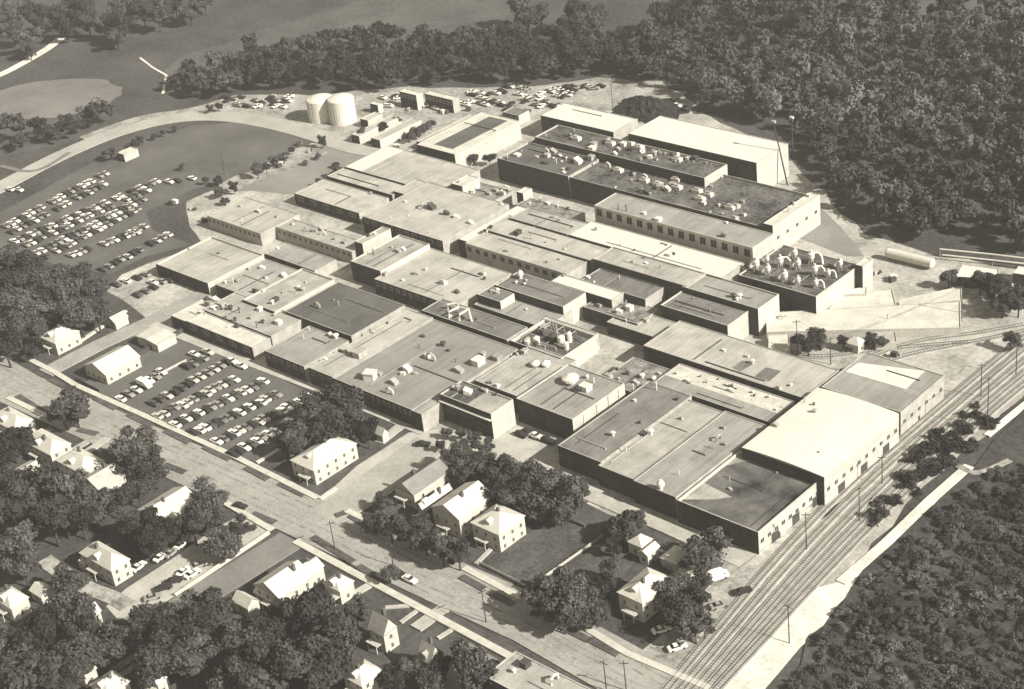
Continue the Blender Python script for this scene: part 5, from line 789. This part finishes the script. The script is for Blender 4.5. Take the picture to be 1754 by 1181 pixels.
for name, m, P_, r in WOODS:
    P_ = np.array(P_); lo, hi = P_.min(0), P_.max(0); sp = r*(1.3 if r > 4 else 1.3)
    gx, gy = np.meshgrid(np.arange(lo[0], hi[0], sp), np.arange(lo[1], hi[1], sp)); gx = gx.ravel()+rng.uniform(-.45, .45, gx.size)*sp; gy = gy.ravel()+rng.uniform(-.45, .45, gy.size)*sp
    ok = inside(gx, gy, P_); gx, gy = gx[ok], gy[ok]
    VV, TT, QQ, TN = [], [], [], []; off = 0
    low = r < 4
    for x, y in zip(gx, gy):
        V_, T_, Q_ = FP[rng.integers(len(FP))]; a = rng.uniform(0, 6.28); s = r*rng.uniform(.5, 1.15)
        sn = .5+.5*math.sin(x*.021+1.3*math.sin(y*.017)+.5*y*.02)
        Rz = np.array([[math.cos(a), -math.sin(a), 0], [math.sin(a), math.cos(a), 0], [0, 0, 1]])
        v = V_ @ Rz.T * np.array([s, s, s*(rng.uniform(.75, 1.35) if not low else rng.uniform(.45, .8))]) + np.array([x, y, s*(.35 if low else 1.1)+rng.uniform(0, 2)*(0 if low else 1)])
        VV.append(v); TT.append(T_+off); QQ.append(Q_+off); off += len(v)
        TN.append(np.full(len(v), rng.choice([.5, .65, .8, .95, 1.15, 1.4])*(.75+.5*sn)))
    me = np_mesh(name, np.vstack(VV), np.vstack(TT), np.vstack(QQ), m, np.concatenate(TN))
    o = link(name, me); o['kind'] = 'stuff'; print(name, len(gx), 'trees')
# ---------------------------------------------------------------- tanks, stacks, coal, boom
def tank(xy, r, h, label):
    root = bpy.data.objects.new('water_tank', None); COL.objects.link(root); root.location = (*xy, 0); tag(root, label, 'tank', 'white tanks behind the perimeter road')
    b = MB(); b.lathe(0, 0, [(r, 0), (r, h)], 28); b.build('shell', ['vent_white'], root)
    b = MB(); b.lathe(0, 0, [(r+.1, h), (r*.95, h+.5), (r*.5, h+1.3), (0, h+1.6)], 28); b.build('roof', ['vent_white'], root)
    b = MB(); b.box(-.3, -r-.25, 0, .3, -r-.05, h, 0); b.build('ladder', ['vent_grey'], root)
tank(X['tank1'], 6.2, 9.6, 'rounder white tank standing slightly farther back of the two')
tank(X['tank2'], 6.0, 10.8, 'taller nearer white tank of the two by the long sheds')
a, b_ = Vector(X['lt0']), Vector(X['lt1']); root = bpy.data.objects.new('storage_tank', None); COL.objects.link(root); root.location = (a.x, a.y, 0); tag(root, 'long horizontal white storage tank lying on saddles at the wood edge', 'tank')
d = b_-a; mb = MB(); mb.tube([(0, 0, 2.4), (.6*d.x/d.length, .6*d.y/d.length, 2.4), (d.x, d.y, 2.4), (d.x*1.02, d.y*1.02, 2.4)], [1.2, 1.7, 1.7, 1.2], 18); mb.build('shell', ['vent_white'], root)
for t in (.15, .5, .85):
    mb = MB(); mb.box(d.x*t-.5, d.y*t-.5, 0, d.x*t+.5, d.y*t+.5, 1.3); mb.build('saddle', ['vent_grey'], root)
def heap(xy, rx, ry, h, label, name, m):
    b = MB(); n, k = 36, 10; rr = random.Random(h*7)
    amp = [[rr.uniform(.85, 1.15) for _ in range(n)] for _ in range(k+1)]
    def pt(i, j): q = i/k; return (rx*q*math.cos(2*math.pi*j/n)*amp[i][j % n], ry*q*math.sin(2*math.pi*j/n)*amp[i][j % n], h*(math.cos(math.pi*q)*.5+.5)*amp[k-i][j % n] if i < k else 0)
    for i in range(k):
        for j in range(n): b.face([pt(i, j), pt(i+1, j), pt(i+1, j+1), pt(i, j+1)])
    o = b.build(name, [m], None, (*xy, .2)); tag(o, label, 'coal heap')
heap(X['coal'], 17, 14, 5.0, 'broad black coal heap beside the white roofed warehouses', 'coal_heap', 'coal')
heap(X['coal2'], 9, 8, 3.2, 'smaller black heap behind the broad coal heap', 'coal_heap', 'coal')
def mast(name, label, cat, xy, h, r, top=None, cap='vent_white'):
    root = bpy.data.objects.new(name, None); COL.objects.link(root); root.location = (*xy, 0); tag(root, label, cat)
    tx = top or (0, 0, h); b = MB(); b.tube([(0, 0, 0), tx], [r, r*.7], 8); b.build('shaft', ['wood_pole'], root)
    b = MB(); b.box(tx[0]-.8, tx[1]-.5, tx[2], tx[0]+.8, tx[1]+.5, tx[2]+.8); b.build('cap', [cap], root)
mast('smoke_stack', 'thin dark stack with a pale cap beyond the very long white roofed warehouse', 'stack', X['stack'], 17, .35)
mast('derrick_boom', 'dark slanting boom leaning across the very long white roof', 'boom', X['boomb'], 0, .32, (-6.5, 1.5, 24), 'vent_grey')
# utility poles
pm = MB(); pm.tube([(0, 0, 0), (0, 0, 1)], [.17, .11], 7); PM = pm.mesh('pole', ['wood_pole'])
cm_ = MB(); cm_.box(-1.2, -.08, -.08, 1.2, .08, .08, 0, True); CMm = cm_.mesh('crossarm', ['wood_pole'])
im = MB()
im.lathe(0, 0, [(.07, .08), (.07, .25), (0, .3)], 6)
IM = im.mesh('insulators', ['vent_grey'])
PL = ['on the corner of the main street and side street','beside the parked white car','at the bottom edge near the flat roofed store','just right of another at the bottom edge','at the road crossing near the dirt track','planted in the bright gravel strip','in front of the corner of the wooden ended hall row','between the tracks below the vaulted hall','midway along the tracks below the vaulted hall','in front of the white freight building end','beside the cone roofed pump house','at the far corner of the freight building','inside the bend of the railway tracks','on the bank side of the railway bend','near the edge of the picture by the curve','on the grass of the far car park','in the leafless yard behind the white warehouse','along the main street below the fenced lawn','on the meadow edge of the perimeter road']
for (x, y, h), ph in zip(POLES, PL):
    root = bpy.data.objects.new('utility_pole', None); COL.objects.link(root); root.location = (x, y, 0); tag(root, 'dark wooden pole '+ph, 'pole', 'utility poles')
    link('pole', PM, root, (0, 0, 0), 0, (1, 1, h))
    c = link('crossarm', CMm, root, (0, 0, h-.8), rt_.choice([0, .6, 1.2])); [link('insulator', IM, c, (xi, 0, 0)) for xi in (-1.1, -.5, .5, 1.1)]
def wire(i, j, label):
    a, b = POLES[i], POLES[j]; root = bpy.data.objects.new('overhead_wire', None); COL.objects.link(root); root.location = (a[0], a[1], 0); tag(root, label, 'wire')
    for s in (-.9, .9):
        q = []
        for k in range(13):
            t_ = k/12; q.append(((b[0]-a[0])*t_, (b[1]-a[1])*t_+s, a[2]+(b[2]-a[2])*t_-.55-3.2*t_*(1-t_)))
        m_ = MB(); m_.tube(q, .035, 4); m_.build('strand', ['wire'], root)
for i, j, lb in ((0, 1, 'thin wires from the corner pole toward the parked white car'), (1, 17, 'thin wires along the main street past the fenced lawn'), (17, 2, 'thin wires running down the main street to the bottom edge'), (4, 6, 'thin wires from the crossing pole to the wooden pole row'), (6, 8, 'thin wires along the first stretch of the tracks'), (8, 7, 'short wires between the two poles below the vaulted hall'), (7, 13, 'long wires from below the vaulted hall to the bend'), (13, 14, 'wires over the bend of the tracks'), (9, 10, 'wires past the cone roofed pump house'), (10, 11, 'wires along the long white freight building')):
    wire(i, j, lb)
# fences, pipelines
FL = ['long pale fence along the dark lawn by the crossing house','pale low wall between car rows in the near car park','dark hedge fence between the gabled house and near car park','pale fence along the sidewalk of the dark lawn','dark fence behind the crossing house cottages','dark fence between the junction lawn and the service lane','pale fence before the crossing house lawn','dark fence at the street end of the near car park','pale fence along the dark side street by the alley']
for i, (a, b_) in enumerate(X['fences']):
    m = 'fence_pale' if FL[i].startswith(('long pale', 'pale')) else 'fence_dark'; h = 1.1 if i not in (2,) else 1.8
    c = bpy.data.objects.new('fence', None); COL.objects.link(c); c.location = (*a, 0); tag(c, FL[i], 'fence')
    q = [(0, 0), (b_[0]-a[0], b_[1]-a[1])]; mb = MB(); ribbon(mb, q, .12 if i != 2 else 1.0, .25, h); mb.build('panel', [m], c)
    L = math.hypot(*q[1]); k = int(L/4)+1; mb = MB(); mb.box(-.09, -.09, 0, .09, .09, h+.2); pme = mb.mesh('post', [m])
    for j in range(min(k, 60)): link('post', pme, c, (q[1][0]*j/k, q[1][1]*j/k, 0))
for i, p in enumerate(X['pipes']):
    root = bpy.data.objects.new('pipeline', None); COL.objects.link(root); root.location = (*p[0], 0)
    tag(root, ['upper pale pipeline on posts along the wood edge', 'lower pale pipeline on posts along the wood edge'][i], 'pipeline'); zz = 3 - i
    mb = MB(); mb.tube([(q[0]-p[0][0], q[1]-p[0][1], zz) for q in p], .3, 8); mb.build('pipe', ['vent_white'], root)
    for q in p:
        mb = MB(); mb.box(q[0]-p[0][0]-.15, q[1]-p[0][1]-.15, 0, q[0]-p[0][0]+.15, q[1]-p[0][1]+.15, zz-.25); mb.build('post', ['vent_grey'], root)
# yard clutter: crate and pallet stacks
rk = random.Random(8)
def crate_mesh(k):
    b = MB()
    for j in range(rk.randint(2, 4)): x = rk.uniform(-1.5, 1.5); y = rk.uniform(-1, 1); s = rk.uniform(.6, 1.2); b.box(x-s, y-s*.7, 0, x+s, y+s*.7, rk.uniform(.8, 2.2), j % 2)
    return b.mesh('crate_stack', [['vent_white', 'vent_dark'], ['vent_grey', 'vent_dark'], ['vent_dark', 'vent_grey']][k % 3])
KM = [crate_mesh(k) for k in range(6)]
for i, p in enumerate(X['dock']): tag(link('crate_stack', KM[i % 6], None, (p[0], p[1], .3), rk.uniform(0, 3)), f'{ordinal(i)} stack from the near corner along the white wall by the tracks', 'crates', 'crate stacks along the loading wall')
for i, p in enumerate(X['yard']): tag(link('crate_stack', KM[(i*2+1) % 6], None, (p[0], p[1], .3), rk.uniform(0, 3)), 'small stack of crates left in the open factory yard', 'crates', 'crate stacks in the yards')

# ---------------------------------------------------------------- haze
mb = MB(); mb.box(-900, -700, -1, 900, 1000, 300, 0, True)
hm = bpy.data.materials.new('haze_air'); hm.use_nodes = True; hn = hm.node_tree; hn.nodes.clear()
ho = hn.nodes.new('ShaderNodeOutputMaterial'); hv = hn.nodes.new('ShaderNodeVolumePrincipled'); hv.inputs['Density'].default_value = HAZE
hv.inputs['Color'].default_value = (1.0, .97, .90, 1); hv.inputs['Anisotropy'].default_value = 0.0
hn.links.new(hv.outputs[0], ho.inputs['Volume']); MATS['haze'] = hm
o = mb.build('haze', ['haze']); o['kind'] = 'stuff'
